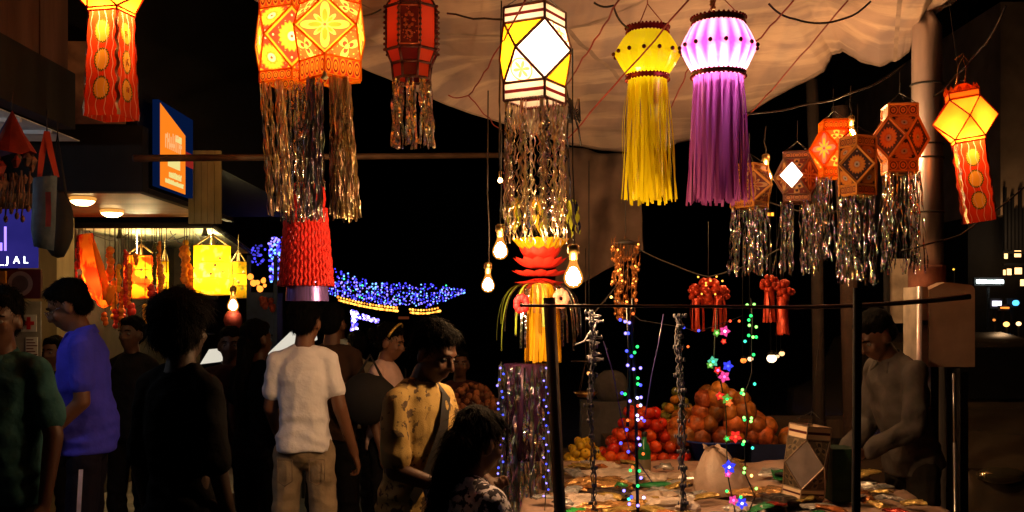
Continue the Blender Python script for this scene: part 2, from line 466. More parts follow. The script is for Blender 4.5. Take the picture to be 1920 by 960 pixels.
for px, py0, py1 in ((10, 425, 470), (2, 455, 470)): m.tube([W(px, py0, 5.59), W(px, py1, 5.59)], .006, 6)
m.build('neon_tube', mv, b)

b = thing('round_logo_board', 'dark red board with a pale round emblem below the blue sign', 'sign', W(42, 560, 6.4))
a, c = W(12, 560, 6.4), W(76, 505, 6.4)
m = MB(); m.box((a.x, 6.4, a.z), (c.x, 6.43, c.z)); m.build('board', pbr('maroon_board', (.12, .012, .010), .6), b, smooth=False)
m = MB(M=Matrix.Translation(W(38, 532, 6.396)) @ Matrix.Rotation(PI/2, 4, 'X')); m.lathe((0, 0, 0), [(.075, 0), (.075, .002)], 24); m.lathe((0, 0, .003), [(.05, 0), (.05, .001)], 24, mi=1); m.build('emblem', [pbr('pale_emblem', (.35, .33, .28), .6), pbr('emblem_grey', (.12, .11, .10), .6)], b, smooth=False)
b = thing('orange_poster', 'narrow lit yellow and orange poster at the edge of the picture', 'poster', W(-8, 560, 6.3))
a, c = W(-40, 556, 6.3), W(10, 508, 6.3)
m = MB(); m.box((a.x, 6.3, a.z), (c.x, 6.32, c.z)); m.build('poster_sheet', pbr('yellow_poster', (.65, .25, .02), .6), b, smooth=False)
b = thing('red_cross_poster', 'white poster with a red cross and rows of small text', 'poster', W(55, 610, 6.9))
a, c = W(22, 700, 6.9), W(76, 565, 6.9)
m = MB(); m.box((a.x, 6.9, a.z), (c.x, 6.92, c.z)); m.build('backing', pbr('grey_board', (.30, .28, .24), .8), b, smooth=False)
a, c = W(42, 622, 6.9), W(70, 590, 6.9)
m = MB(); m.box((a.x, 6.885, a.z), (c.x, 6.895, c.z)); a, c = W(50, 690, 6.9), W(72, 632, 6.9); m.box((a.x, 6.885, a.z), (c.x, 6.895, c.z)); m.build('poster_sheet', MWHITE, b, smooth=False)
c = W(54, 606, 6.882); m = MB()
m.box((c.x-.035, c.y-.004, c.z-.012), (c.x+.035, c.y, c.z+.012)); m.box((c.x-.012, c.y-.0045, c.z-.04), (c.x+.012, c.y-.0005, c.z+.04))
m.build('red_cross', pbr('red_print', (.55, .02, .02), .6), b, smooth=False)
m = MB()
for k in range(9):
    z = W(0, 638+k*5.5, 6.9).z; c = W(52, 0, 6.9).x; m.box((c, 6.880, z), (c+.045+.012*(k % 3), 6.884, z+.007))
m.build('text_lines', pbr('brown_print', (.15, .02, .02), .7), b, smooth=False)

# --- street beyond: dark row of houses with a few lit windows
def far_house(name, label, x0, x1, y0, y1, h, wins, col=(.03, .024, .02), side='x'):
    b = thing(name, label, 'building', ((x0+x1)/2, (y0+y1)/2, 0))
    m = MB(); m.box((x0, y0, 0), (x1, y1, h)); m.box((x0-.15, y0-.15, h+.003), (x1+.15, y1+.15, h+.3)); m.build('wall', pbr(name+'_plaster', col, .85, var=.4, nscale=1), b, smooth=False)
    for (px, py, wpx, hpx, c, s) in wins:
        Y = y0-.03; q = W(px, py, Y); w_, h_ = wpx/F*Y/2, hpx/F*Y/2
        m = MB(); m.box((q.x-w_-.05, Y-.02, q.z-h_-.05), (q.x+w_+.05, Y+.028, q.z+h_+.05)); f = m.build('window', MBLACKW, b, smooth=False)
        m = MB(); m.box((q.x-w_, Y-.03, q.z-h_), (q.x+w_, Y-.022, q.z+h_)); m.build('pane', emis('lit_pane', c, s), f, smooth=False)
    return b
far_house('apartment_building', 'dark apartment block far down the street on the left', -9, -5.2, 20, 34, 9, [(408, 208, 40, 8, (1, .22, .03), .8), (436, 215, 22, 6, (1, .35, .05), 1.0), (405, 172, 36, 7, (.4, .12, .03), .25), (418, 190, 16, 3, (.4, .12, .03), .2)])
far_house('terrace_building', 'dark long building closing the street behind the blue lights', -5, 6, 48, 56, 7, [(757, 596, 20, 5, (.5, .1, .03), .15)], (.02, .016, .014))
far_house('corner_house', 'dark house behind the stalls beside the lamp post', 6.6, 9.4, 22, 30, 8, [(1444, 402, 12, 6, (1, .35, .03), 3)], (.02, .016, .014))

b = thing('shopping_block', 'pale lit building corner with glowing shopfronts at the right edge', 'building', (8, 15.8, 0))
Y = 15.0; xl = W(1876, 0, Y).x
m = MB(); m.box((xl, Y, 3.0), (xl+8, Y+9, 6)); m.build('wall', pbr('peach_plaster', (.45, .30, .18), .8, var=.35, nscale=2), b, smooth=False)
m = MB()
for k in range(9):
    q = W(1880+k*7, 470+R.uniform(-1, 1), Y); m.box((q.x, Y-.06, q.z), (q.x+.03, Y-.004, q.z+.9*R.uniform(.6, 1)))
for k in range(3):
    q = W(1876, 476+k*22, Y); m.box((xl, Y-.09, q.z), (xl+3, Y-.062, q.z+.03))
m.build('balcony_rail', MBLACKW, b, smooth=False)
for px, py, wp in ((1908, 476, 12), (1886, 479, 6), (1909, 508, 13), (1892, 510, 8), (1883, 512, 4), (1917, 530, 8)):
    q = W(px, py, Y-.05); w_ = wp/F*Y/2; m = MB(); m.box((q.x-w_, Y-.058, q.z-.045), (q.x+w_, Y-.05, q.z+.045)); m.build('lamp', emis('warm_pane', (1, .55, .2), 3), b, smooth=False)
point_light('balcony_light', W(1905, 440, Y-.5), 7, (1, .6, .3), .1, b)
m = MB(); m.box((W(1832, 0, Y).x, Y+.3, 0), (xl+8, Y+8, 2.995)); m.build('ground_floor', MBLACKW, b, smooth=False)
for px, py, wp, hp, c, s, nm, lb in ((1858, 528, 48, 7, (.85, 1, .95), 9, 'shop_sign', 'long glowing white strip sign beside the pale building'),
    (1871, 569, 15, 11, (.75, .7, .9), 3, 'shop_sign', 'small square pinkish white lit sign far right'),
    (1903, 568, 14, 10, (.08, .45, .9), 2.5, 'shop_sign', 'small round pale blue lit sign far right'),
    (1886, 577, 14, 4, (1, .25, .03), 2, 'shop_sign', 'thin orange lit strip below the square sign far right')):
    q = W(px, py, Y-.2); w_, h_ = wp/F*Y/2, hp/F*Y/2
    b2 = thing(nm, lb, 'sign', q); m = MB()
    if 'round' in lb:
        m = MB(M=Matrix.Translation(q) @ Matrix.Rotation(PI/2, 4, 'X')); m.lathe((0, 0, 0), [(h_, 0), (h_, .05)], 16)
    else:
        n = 12 if wp > 30 else 2
        for k in range(n):
            xa = q.x-w_+2*w_*k/n; m.box((xa, q.y, q.z-h_*R.uniform(.7, 1)), (xa+2*w_/n*.92, q.y+.05, q.z+h_*R.uniform(.7, 1)))
    m.build('sign_face', emis('sign_glow', c, s), b2, smooth=False)
    m = MB(); m.box((q.x-w_-.03, q.y+.052, q.z-h_-.03), (q.x+w_+.03, q.y+.1, q.z+h_+.03)); m.tube([(q.x, q.y+.09, q.z-h_), (q.x, q.y+.09, 0)], .02, 5); m.build('sign_back', MBLACKW, b2, smooth=False)
fl = [(1887, 608, 6), (1910, 607, 5), (1884, 632, 3), (1891, 640, 4), (1864, 600, 3), (1862, 636, 2), (1788, 505, 2.2), (1900, 654, 2), (1795, 560, 2), (1444, 402, 4)]
for i, (px, py, r) in enumerate(fl):
    q = W(px, py, 14.2); r = r/F*14.2
    m = MB(); m.ball(q, (r, r, r*.8), 8, 6); m.mi = 1; m.lathe(q+Vector((0, 0, r*.8)), [(r*.5, 0), (r*.4, r*.4), (.004, r*.5)], 8); m.tube([(q.x, q.y, q.z-r), (q.x, q.y, 0)], .012, 5)
    c, s = [((1, .5, .12), 3), ((1, .6, .25), 3), ((1, .25, .05), 1.5), ((1, .2, .03), 1.5), ((1, .3, .05), 1.2), ((.4, .08, .05), .8), ((1, .55, .05), 2), ((.6, .7, .8), 1.5), ((1, .4, .2), .5), ((1, .35, .02), 3)][i]
    o = m.build('street_lamp', [emis('lamp_glow', c, s), MBLACKW]); tagp(o, ['square yellow lamp among the far right lights', 'yellow lamp at the right edge below the blue sign', 'upper of two orange lamps far right', 'lower of two orange lamps far right', 'small orange lamp right of the utility box', 'faint red lamp low beside the utility box', 'tiny yellow lamp above the utility box', 'tiny bluish white lamp low at the right', 'faint reddish lamp above the utility box edge', 'orange lamp between the hanging lanterns'][i], 'lamp', 'distant street lamps')

# --- canvas tarp
edge = [(330, -150, 4.2), (470, -5, 4.9), (680, 128, 5.5), (850, 203, 6.0), (1050, 270, 6.8), (1130, 282, 6.95), (1200, 284, 7.0), (1300, 262, 6.9), (1400, 214, 6.6), (1470, 175, 6.4), (1545, 136, 6.2), (1560, 104, 6.1), (1580, 98, 6.05), (1622, 122, 6.0), (1650, 128, 5.95), (1690, 112, 5.85), (1704, 100, 5.8), (1712, 66, 5.75), (1735, 50, 5.7), (1760, 22, 5.65), (1785, 8, 5.6), (1800, -40, 5.4)]
def edge_at(t):
    t *= len(edge)-1; i = min(int(t), len(edge)-2); f = t-i
    return W(*edge[i]).lerp(W(*edge[i+1]), f)
NU, NV = 300, 100
vs = []; 
for i in range(NU+1):
    e = edge_at(i/NU); u = i/NU; nr = Vector((-2.6+5.4*u, 3.0, 3.62+.08*math.sin(u*PI*3)))
    for j in range(NV+1):
        v = j/NV; p = e.lerp(nr, v)
        p.z -= .10*math.sin(v*PI)*(.6+.4*math.sin(u*9)) - .04*math.sin(v*7)
        q = Vector((p.x*1.1, p.y*1.1, 0)); am = min(1, v*5+.25)
        p.z += am*(.05*noise.noise(q*1.6)+.016*(1-2*abs(noise.noise(Vector((q.x*2, q.y*5, 3)))))+.006*(1-2*abs(noise.noise(Vector((q.x*5, q.y*12, 3)))))+.003*noise.noise(q*27))
        d = (p.x*.8-p.y*.6); p.z += am*.012*abs(math.sin(d*3.1+2.5*noise.noise(q*1.3)))+.006*noise.noise(Vector((u*60, 0, 0)))*max(0, 1-v*6)
        vs.append(p)
fs = [(i*(NV+1)+j, i*(NV+1)+j+1, (i+1)*(NV+1)+j+1, (i+1)*(NV+1)+j) for i in range(NU) for j in range(NV)]
m = MB(); m.add(vs, fs, [[(0, 0)]*4]*len(fs))
def tarpc():
    f = noise_n(1.6, 5); g_ = noise_n(24, 3, stretch=(1, 5, 1)); st = noise_n(1.2, 4, stretch=(3.0, .6, 1))
    c = ramp(f, [(.3, (.33, .22, .18)), (.5, (.50, .35, .28)), (.7, (.60, .43, .34))])
    c = mixc(st.lt(.49, .07)*.5, c, (.20, .17, .20))
    c = mixc(noise_n(3.2, 5, stretch=(.35, 2.6, 1)).lt(.46, .06)*.35, c, (.95, .72, .5))
    return mixc(g_*.3, c, (.22, .17, .15))
tm = pbr('canvas', (.4, .3, .2), .85, colfn=tarpc, bump=.5, bscale=7, stretch=(.6, 2.4, 1))
o = m.build('tarpaulin', tm); tagp(o, 'big stained canvas tarpaulin stretched over the stalls', 'tarpaulin')
sm = o.modifiers.new('t', 'SOLIDIFY'); sm.thickness = .004
MSEAM = pbr('tarp_hem', (.30, .22, .18), .85)
for jj in (1, 40):
    row = [vs[i*(NV+1)+jj] for i in range(NU+1)]; nx_ = [vs[i*(NV+1)+jj+1] for i in range(NU+1)]
    m = MB(); m.strip([p-Vector((0, 0, .006)) for p in row], [(q-p).normalized()*.012 for p, q in zip(row, nx_)]); sm_ = m.build('seam', MSEAM); sm_.parent = o
for ii in (95, 210):
    colm = [vs[ii*(NV+1)+j] for j in range(NV+1)]; nx_ = [vs[(ii+1)*(NV+1)+j] for j in range(NV+1)]
    m = MB(); m.strip([p-Vector((0, 0, .006)) for p in colm], [(q-p).normalized()*.012 for p, q in zip(colm, nx_)]); sm_ = m.build('seam', MSEAM); sm_.parent = o
# red cords and black wires under the canvas
cords = [((1160, 0, 3.6), (1062, 160, 5.5)), ((1290, 0, 3.6), (1000, 330, 6.0)), ((1590, 0, 4.2), (1395, 225, 6.2)), ((985, 0, 3.6), (880, 180, 5.6)), ((1490, 0, 4), (1360, 130, 5.2)), ((880, 180, 5.6), (940, 245, 6.2)), ((840, 178, 5.4), (880, 180, 5.6)), ((1250, 215, 6.1), (1290, 130, 5.2))]
for i, (a, c) in enumerate(cords):
    m = MB(); m.tube(wobble(sag(W(*a), W(*c), .01), .008), .0035, 5); o = m.build('cord', MRED_WIRE)
    tagp(o, ['red cord crossing the canvas right of the white lantern', 'long red cord running behind the purple lantern', 'red cord at the right part of the canvas', 'red cord left of the white lantern', 'short red cord beside the purple lantern', 'short red cord below the canvas edge', 'tiny red cord end behind the dark red lantern', 'short red cord between yellow and purple lanterns'][i], 'cord', 'red cords under the canvas')
wires = [([(660, 30, 4.6), (715, 18, 4.6)], .0), ([(838, 24, 4.6), (945, 34, 4.3)], .0), ([(1115, 5, 4.2), (1150, 12, 4.2), (1175, 55, 4.35)], 0), ([(1440, 8, 4.2), (1490, 36, 4.2), (1560, 44, 4.3), (1630, 4, 4.4)], 0), ([(1400, 212, 5.2), (1500, 200, 5.2), (1620, 165, 5.2), (1700, 122, 5.3)], 0), ([(1750, 180, 5.0), (1790, 140, 4.8), (1840, 90, 4.6), (1890, 10, 4.2)], 0), ([(1060, 160, 4.3), (1068, 200, 4.3), (1062, 260, 4.3), (1070, 340, 4.2), (1076, 430, 3.4)], 0), ([(1110, 590, 5), (1200, 470, 6), (1330, 520, 6), (1460, 470, 6)], .0), ([(1440, 380, 6.2), (1550, 400, 6), (1640, 360, 5.6)], 0), ([(1690, 470, 5), (1800, 440, 5), (1920, 350, 5)], 0)]
wl = ['thin black wire left of the dark red lantern', 'thin black wire reaching the white lantern', 'black wire above the yellow lantern', 'sagging black wire under the right canvas', 'wire strung with small lanterns by the lamp post', 'wire running from the post to the upper right', 'twisted flex beside the foil tail of the white lantern', 'thin wire behind the light strings', 'thin wire between the small lanterns', 'thin wire passing behind the utility box']
for (pts, _), lb in zip(wires, wl):
    P_ = [W(*q) for q in pts]; full = []
    for a, c in zip(P_[:-1], P_[1:]): full += sag(a, c, .012, 6)[:-1]
    full.append(P_[-1]); m = MB(); m.tube(wobble(full, .012, 7), .0045, 5); tagp(m.build('wire', MWIRE), lb, 'wire')
# knots of wire near the centre lantern
m = MB()
c = W(1075, 212, 4.25)
for k in range(9):
    pts = [c+Vector((R.uniform(-.03, .03), R.uniform(-.03, .03), R.uniform(-.04, .06))) for _ in range(4)]
    m.tube(pts, .0035, 4)
m.tube([c, c+Vector((.02, 0, -.06)), c+Vector((.03, 0, -.13))], .004, 4)
tagp(m.build('wire_knot', MWIRE), 'knot of black wire beside the white lantern tail', 'wire')

# --- poles
o = MB(); a, c = W(250, 297, 5.0), W(945, 291, 6.6)
o.tube([a, c], .017, 8); b = tagp(o.build('bamboo_pole', pbr('bamboo', (.10, .055, .03), .5, var=.3, nscale=8)), 'long horizontal bamboo pole below the canvas edge', 'pole')
m = MB(); m.tube([W(1575, 200, 6.6), W(1590, 480, 6.6), (W(1605, 0, 6.6).x, 6.6, 0)], .055, 8); tagp(m.build('wooden_pole', pbr('bark_wood', (.07, .04, .028), .8, bump=.5)), 'thick dark leaning pole behind the small lanterns', 'pole')
m = MB(); m.tube([W(1522, 150, 6.9), W(1530, 360, 6.9), (W(1540, 0, 6.9).x, 6.9, 0)], .04, 8); tagp(m.build('wooden_pole', pbr('bark_wood2', (.05, .035, .028), .8, bump=.5)), 'slimmer dark pole left of the leaning pole', 'pole')
m = MB(); p0 = W(1030, 558, 3.6); p1 = W(1050, 960, 3.6)
d = p1-p0; p1 = p0+d*(p0.z/(-d.z)); m.tube([p0, p1], .020, 4); tagp(m.build('stall_post', MWOOD), 'square dark stall post under the left end of the rail', 'post')
m = MB(); m.tube([W(1608, 540, 3.1), (W(1600, 0, 3.1).x, 3.1, 0)], .013, 6); tagp(m.build('stall_post', MBLACKW), 'thin black stall post in front of the vendor', 'post')
m = MB(); m.tube(sag(W(975, 573, 3.56), W(1400, 575, 3.4), .0, 4)+sag(W(1400, 575, 3.4), W(1820, 556, 3.0), .012, 6)[1:], [.005]*5+[.0055, .006, .0065, .007, .0075, .0075], 8); tagp(m.build('rail', pbr('rusty_rod', (.13, .06, .04), .5, .3)), 'long thin horizontal rail across the stall front', 'rail')
m = MB(); m.tube([W(1790, 830, 4.6), W(1788, 700, 4.6)], .006, 6); m.tube([W(1790, 830, 4.6), (W(1796, 0, 4.6).x, 4.6, 0)], .008, 6); tagp(m.build('thin_rod', pbr('bright_rod', (.4, .4, .4), .3, .9)), 'thin shiny metal rod beside the parked car', 'rod')

# --- lamp post with meter cabinet
b = thing('lamp_post', 'thick grey steel lamp post strapped with wire', 'lamp post', (W(1740, 0, 5.5).x, 5.5, 0))
cx = W(1738, 0, 5.5).x
m = MB(); m.lathe((cx, 5.5, 0), [(.12, 0), (.12, .05), (.092, .06), (.090, 1.8)], 28); m.lathe((cx, 5.5, 0), [(.082, 1.805), (.079, 2.4), (.074, 3.08), (.03, 3.16), (.001, 3.17)], 28)
m.build('pole', pbr('galvanised_steel', (.75, .66, .64), .36, .9, var=.25, nscale=4, stretch=(2, 2, .5), bump=.12, bscale=30), b)
m = MB()
for z in (2.78, 2.47, 2.40, 2.12, 1.83): m = MB(); m.lathe((cx, 5.5, z), [(.081, 0), (.086, .004), (.081, .010)], 24); m.build('strap', MBLACKW, b)
m = MB(); m.tube(wobble([W(1706, 380, 5.38), W(1703, 400, 5.36), W(1708, 425, 5.36), W(1722, 440, 5.38)], .004), .008, 6); m.build('cable', MBLK, b)
m = MB()
m.lathe((cx, 5.5, 1.55), [(.093+.004*noise.noise(Vector((k*.7, 0, 0))), k*.016) for k in range(20)], 24)
m.build('wrapping', pbr('rust_brown_wrap', (.14, .05, .03), .8, var=.7, nscale=9, bump=.6, bscale=20), b)

b = thing('utility_box', 'rounded rusty orange utility cabinet beside the lamp post', 'cabinet', W(1780, 690, 5.3))
Yb = 5.3; a, c = W(1742, 688, Yb), W(1828, 545, Yb)
m = MB(); n = 12; w_ = (c.x-a.x)
pr = [(a.x, a.z), (c.x, a.z)]+[(c.x-(.03)*(1-math.cos(t*PI/2/4)), c.z+.03*math.sin(t*PI/2/4)) for t in range(5)]+[(a.x+w_*.35, c.z+.043), (a.x, c.z+.005)]
N = len(pr); m.add([(x, Yb, z) for x, z in pr]+[(x, Yb+.25, z) for x, z in pr], [tuple(range(N)), tuple(range(N, 2*N))[::-1]]+[(i, (i+1) % N+N-N, (i+1) % N+N, i+N)[::-1] for i in range(N)])
m.build('door', pbr('beige_brown_enamel', (.30, .19, .13), .6, var=.25, nscale=6, bump=.1), b, smooth=False)
m = MB(); e0 = W(1727, 688, Yb); m.box((e0.x, Yb+.01, a.z), (a.x-.002, Yb+.24, c.z+.02)); m.build('side_panel', pbr('pale_enamel', (.5, .42, .33), .6), b, smooth=False)
m = MB(); h = W(1733, 605, Yb); m.box((h.x-.012, Yb-.01, h.z-.01), (h.x+.015, Yb+.009, h.z+.012)); m.build('latch', MBLK, b, smooth=False)
m = MB(); e1 = W(1716, 0, Yb).x; m.tube([(e1+.012, Yb-.02, .0), (e1+.012, Yb-.02, c.z+.02)], .014, 8); m.build('conduit', pbr('pale_conduit', (.6, .5, .5), .3, .5), b)
m = MB(); m.box((a.x+.02, Yb+.03, 0), (a.x+.06, Yb+.2, a.z-.002)); m.box((c.x-.06, Yb+.03, 0), (c.x-.02, Yb+.2, a.z-.002)); m.build('stand', MBLK, b, smooth=False)

b = thing('notice_board', 'pale peeling board fixed beside the steel lamp post', 'board', W(1690, 600, 5.95))
a, c = W(1668, 606, 5.95), W(1712, 485, 5.95)
m = MB(); m.box((a.x, 5.95, a.z), (c.x, 5.98, c.z)); m.build('panel', pbr('peeling_white', (.42, .33, .24), .8, var=.5, nscale=7), b, smooth=False)
m = MB(); m.box((c.x+.003, 5.93, a.z-.02), (c.x+.02, 5.99, c.z+.03)); m.box((a.x-.02, 5.94, a.z-.5), (a.x-.003, 5.99, c.z)); m.tube([(a.x, 5.97, 0), (a.x, 5.97, a.z)], .02, 6); m.build('frame', MBLACKW, b, smooth=False)
# hanging cloth behind the central lanterns
m = MB(); vs = []; NX, NZ = 40, 30
pa, pb, pc, pd = W(1050, 275, 7.3), W(1200, 290, 7.3), W(1205, 470, 7.3), W(1040, 560, 7.3)
for i in range(NX+1):
    for j in range(NZ+1):
        p = pa.lerp(pb, i/NX).lerp(pd.lerp(pc, i/NX), j/NZ); p.y += .03*math.sin(i*.37+j*.08)+.16*noise.noise(p*2.2)+.05*noise.noise(p*6); p.z += .03*noise.noise(p*4); vs.append(p)
fs = [(i*(NZ+1)+j, i*(NZ+1)+j+1, (i+1)*(NZ+1)+j+1, (i+1)*(NZ+1)+j) for i in range(NX) for j in range(NZ)]
m.add(vs, fs); o = m.build('back_cloth', pbr('brown_cloth', (.17, .11, .08), .9, var=.4, nscale=4)); tagp(o, 'dim brown cloth hanging behind the bulbs', 'cloth'); s_ = o.modifiers.new('t', 'SOLIDIFY'); s_.thickness = .004
# ================================================================ LANTERNS
CARD_B = (.30, .05, .012); ORG = (1, .30, .02); YEL = (1, .62, .05); DK = (.10, .012, .01)
P_SUN_L = paper('lit_sun_panel', pat_sun((.60, .07, .03), (1, .68, .05), (1, .9, .5), (1, .42, .03), rim=(1, .62, .04)))
P_FLO_L = paper('lit_flower_panel', pat_flower((1, .20, .04), (1, .78, .12), (1, .35, .03), (.60, .14, .05), rim=(1, .66, .05)))
P_LEAF_L = paper('lit_leaf_panel', pat_leaf((.95, .16, .03), (1, .75, .14), (.40, .08, .03)))
P_BAND_L = paper('lit_band_panel', pat_band((.85, .08, .02), (1, .42, .03), (.35, .02, .015), 5.0))
P_SUN_D = pbr('card_sun_panel', (.2, .06, .02), .6, colfn=pat_sun((.035, .012, .012), (.75, .26, .03), (.55, .42, .38), (.65, .18, .02), rim=(.75, .27, .04)))
P_FLO_D = pbr('card_flower_panel', (.2, .06, .02), .6, colfn=pat_flower((.20, .03, .012), (.55, .24, .06), (.3, .06, .01), (.03, .01, .01), rim=(.75, .27, .04)))
P_LEAF_D = pbr('card_leaf_panel', (.2, .06, .02), .6, colfn=pat_leaf((.18, .03, .014), (.6, .26, .06), (.05, .01, .01)))
P_BAND_D = pbr('card_band_panel', (.2, .06, .02), .6, colfn=pat_band((.22, .04, .014), (.62, .22, .04), (.06, .012, .01), 3.0))
FR_Y = paper('lit_orange_edge', (1, .48, .03), .6, .45)
FR_DIM = pbr('orange_card_edge', (.75, .30, .05), .6)
FR_BR = pbr('brown_card_edge', (.16, .055, .02), .6)
P_WHITE = paper('white_tracing_paper', lambda: mixc(noise_n(20, 3)*.15, (1, .93, .8), (1, .75, .5)), .75, .10)
def wtri():
    u, v, r, t = uvpolar()
    c = mixc((r-.4).abs().lt(.03), (.95, .70, .45), (.6, .12, .03))
    c = mixc(((t*3.0).cos().abs()*.3+.03-r).lt(0.0), (.6, .15, .05), c)
    return c
P_WTRI = paper('printed_white_paper', wtri, .7, .10)
P_YTRI = paper('yellow_paper', lambda: mixc(noise_n(40, 4).lt(.45, .04), (1, .42, .008), (1, .24, .01)), .6, .10)
def strip_band():
    sp = E.nt.nodes.new('ShaderNodeSeparateXYZ'); E.nt.links.new(texc('UV'), sp.inputs[0]); v = E(sp.outputs[1])
    return mixc((v-.52).abs().lt(.10), (1, .75, .5), (.10, .01, .01))
P_WBAND = paper('striped_paper_band', strip_band, .6, .08)
P_ORANGE = paper('orange_film', lambda: mixc(noise_n(9, 4), (1, .16, .008), (1, .45, .03)), .65, .14)

def face_uv(pts, c, ex, ey, s):
    return [((p-c).dot(ex)/s, (p-c).dot(ey)/s) for p in pts]

def lantern(name, label, C, r, Rm, hm, band_t, band_b, ang, mats, frame, fr=.003, hang=.35, energy=0, lcol=(1, .6, .25), group=None, tilt=0, dual=None, tri=None, lampoff=(0, 0, 0), n=4):
    """eight sided paper star lantern: square bands above and below, diamonds at the corners"""
    root = thing(name, label, 'lantern', C, group)
    M = Matrix.Translation(C) @ Matrix.Rotation(tilt, 4, 'Y') @ Matrix.Rotation(ang, 4, 'Z')
    d = 2*PI/n; o0 = -PI/2                                # ring vertex 0 faces the camera when ang = 0
    T = [Vector((r*math.cos(o0+i*d), r*math.sin(o0+i*d), hm)) for i in range(n)]
    B = [Vector((p.x, p.y, -hm)) for p in T]
    K = [Vector((Rm*math.cos(o0+(i+.5)*d), Rm*math.sin(o0+(i+.5)*d), 0)) for i in range(n)]
    T2 = [p+Vector((0, 0, band_t)) for p in T]; B2 = [p-Vector((0, 0, band_b)) for p in B]
    dm, tm_, bm_ = mats
    md = MB(M); mt = MB(M); mbn = MB(M); mbn2 = MB(M); fr_ = MB(M)
    for i in range(n):
        j = (i+1) % n; h = (i-1) % n
        q = [T[i], K[h], B[i], K[i]]; c = sum(q, Vector())/4
        ex = (K[i]-K[h]).normalized(); ey = Vector((0, 0, 1)); c2 = (K[h]+K[i])/2
        uvs = [(0, 1), (-1, 0), (0, -1), (1, 0)]
        ctr = (T[i]+B[i]+K[h]+K[i])/4
        # the sheet bends slightly: build as 4 triangles around the centre
        md.add(q+[ctr], [(0, 1, 4), (1, 2, 4), (2, 3, 4), (3, 0, 4)], [[uvs[0], uvs[1], (0, 0)], [uvs[1], uvs[2], (0, 0)], [uvs[2], uvs[3], (0, 0)], [uvs[3], uvs[0], (0, 0)]], mi=(dual[i] if dual else 0))
        for A, s in ((T, 1), (B, -1)):
            t3 = [A[i], K[i], A[j]]; cc = (A[i]+A[j]+K[i])/3; ex2 = (A[j]-A[i]).normalized(); ey2 = ((A[i]+A[j])/2-K[i]).normalized()
            mt.add(t3, [(0, 1, 2)], [face_uv(t3, cc, ex2, ey2, hm*.95)], mi=(tri[0 if s > 0 else 1][i] if tri else 0))
        for A, A2, top in ((T, T2, 1), (B, B2, 0)):
            (mbn if top else mbn2).add([A[i], A[j], A2[j], A2[i]], [(0, 1, 2, 3)], [[(0, 0), (1, 0), (1, 1), (0, 1)]])
    segs = []
    for i in range(n):
        j = (i+1) % n; h = (i-1) % n
        segs += [(T[i], K[i]), (T[i], K[h]), (B[i], K[i]), (B[i], K[h]), (T[i], T[j]), (B[i], B[j]), (T2[i], T2[j]), (B2[i], B2[j]), (T[i], T2[i]), (B[i], B2[i])]
    for a, c in segs: fr_.tube([a*1.006, c*1.006], fr, 4)
    md.build('diamond_panel', dm if isinstance(dm, list) else [dm], root, smooth=False)
    mt.build('corner_panel', tm_ if isinstance(tm_, list) else [tm_], root, smooth=False)
    mbn.build('band', bm_, root, smooth=False); mbn2.build('band', bm_, root, smooth=False)
    fr_.build('frame', frame, root, smooth=False)
    hk = MB(M)
    for i in range(n): hk.tube([T2[i], Vector((0, 0, hm+band_t+r*.7))], .0018, 4)
    hk.tube([Vector((0, 0, hm+band_t+r*.7)), Vector((0, 0, hm+band_t+r*.7+hang))], .0018, 4)
    hk.build('hanging_string', MWIRE, root)
    if energy: point_light('lamp', M @ Vector(lampoff), energy, lcol, .022, root)
    return root, M, B2, r

def foil_tail(root, M, centers, L, mat, cnt=14, wid=.006, spread=.02, wav=.006, name='foil_tassel', flare=1.15, seg=34, swing=0, fr=16, lvar=.05, seed=1):
    rr = random.Random(seed)
    for c in centers:
        m = MB(M)
        for k in range(cnt):
            p = Vector(c)+Vector((rr.uniform(-spread, spread), rr.uniform(-spread, spread), 0))
            l = L*(1-lvar*rr.random()); ph = rr.uniform(0, 6.28); ph2 = rr.uniform(0, 6.28); tw = rr.uniform(1.5, 5)
            dx, dy = (p.x)*(flare-1)+rr.gauss(0, .012)+swing, p.y*(flare-1)+rr.gauss(0, .012)
            pts = []; sd_ = []; a0 = rr.uniform(0, 3.14); wv = wav*rr.uniform(.5, 1.4); f2 = fr*rr.uniform(.8, 1.25)
            for i in range(seg+1):
                t = i/seg
                off = Vector((math.cos(a0), math.sin(a0), 0))*wv*math.sin(t*f2*L/.5*2.2+ph)*min(1, t*6)
                pts.append(p+Vector((dx*t, dy*t, -l*t))+off+Vector((0, 0, .004*math.sin(t*f2*4+ph2))))
                an = a0+1.57+tw*t+.8*math.sin(t*f2+ph2)
                sd_.append(Vector((math.cos(an), math.sin(an), 0))*wid*.5*rr.uniform(.85, 1.1))
            m.strip(pts, sd_)
        m.build(name, mat, root)

def fringe(root, C, r, L, mat, n=34, wid=.011, flare=1.2, name='fringe', seed=2, arc=(0, 2*PI), messy=.01, cut=.05, r2=None, shine=0):
    rr = random.Random(seed); m = MB(); C = Vector(C)
    for k in range(n):
        a = arc[0]+(arc[1]-arc[0])*k/n+rr.uniform(-.03, .03); l = L*(1-cut*rr.random())
        ax = Vector((math.cos(a), math.sin(a), 0)); tn = Vector((-math.sin(a), math.cos(a), 0))
        p = C+ax*r; e = ax*(r*(flare-1))+Vector((rr.gauss(0, messy), rr.gauss(0, messy), 0)); bow = rr.gauss(0, messy*.8)
        pts = []; sd_ = []
        for i in range(15):
            t = i/14; pts.append(p+e*t+tn*bow*math.sin(t*PI)+ax*bow*math.sin(t*4)*.6+Vector((0, 0, -l*t)))
            an = .5*math.sin(t*3+k)*t; sd_.append((tn*math.cos(an)+ax*math.sin(an))*wid*.5)
        m.strip(pts, sd_)
    return m.build(name, mat, root)

S = lambda px, Y: px/F*Y
MINB = emis('inner_bulb_glow', (1, .8, .6), 30)
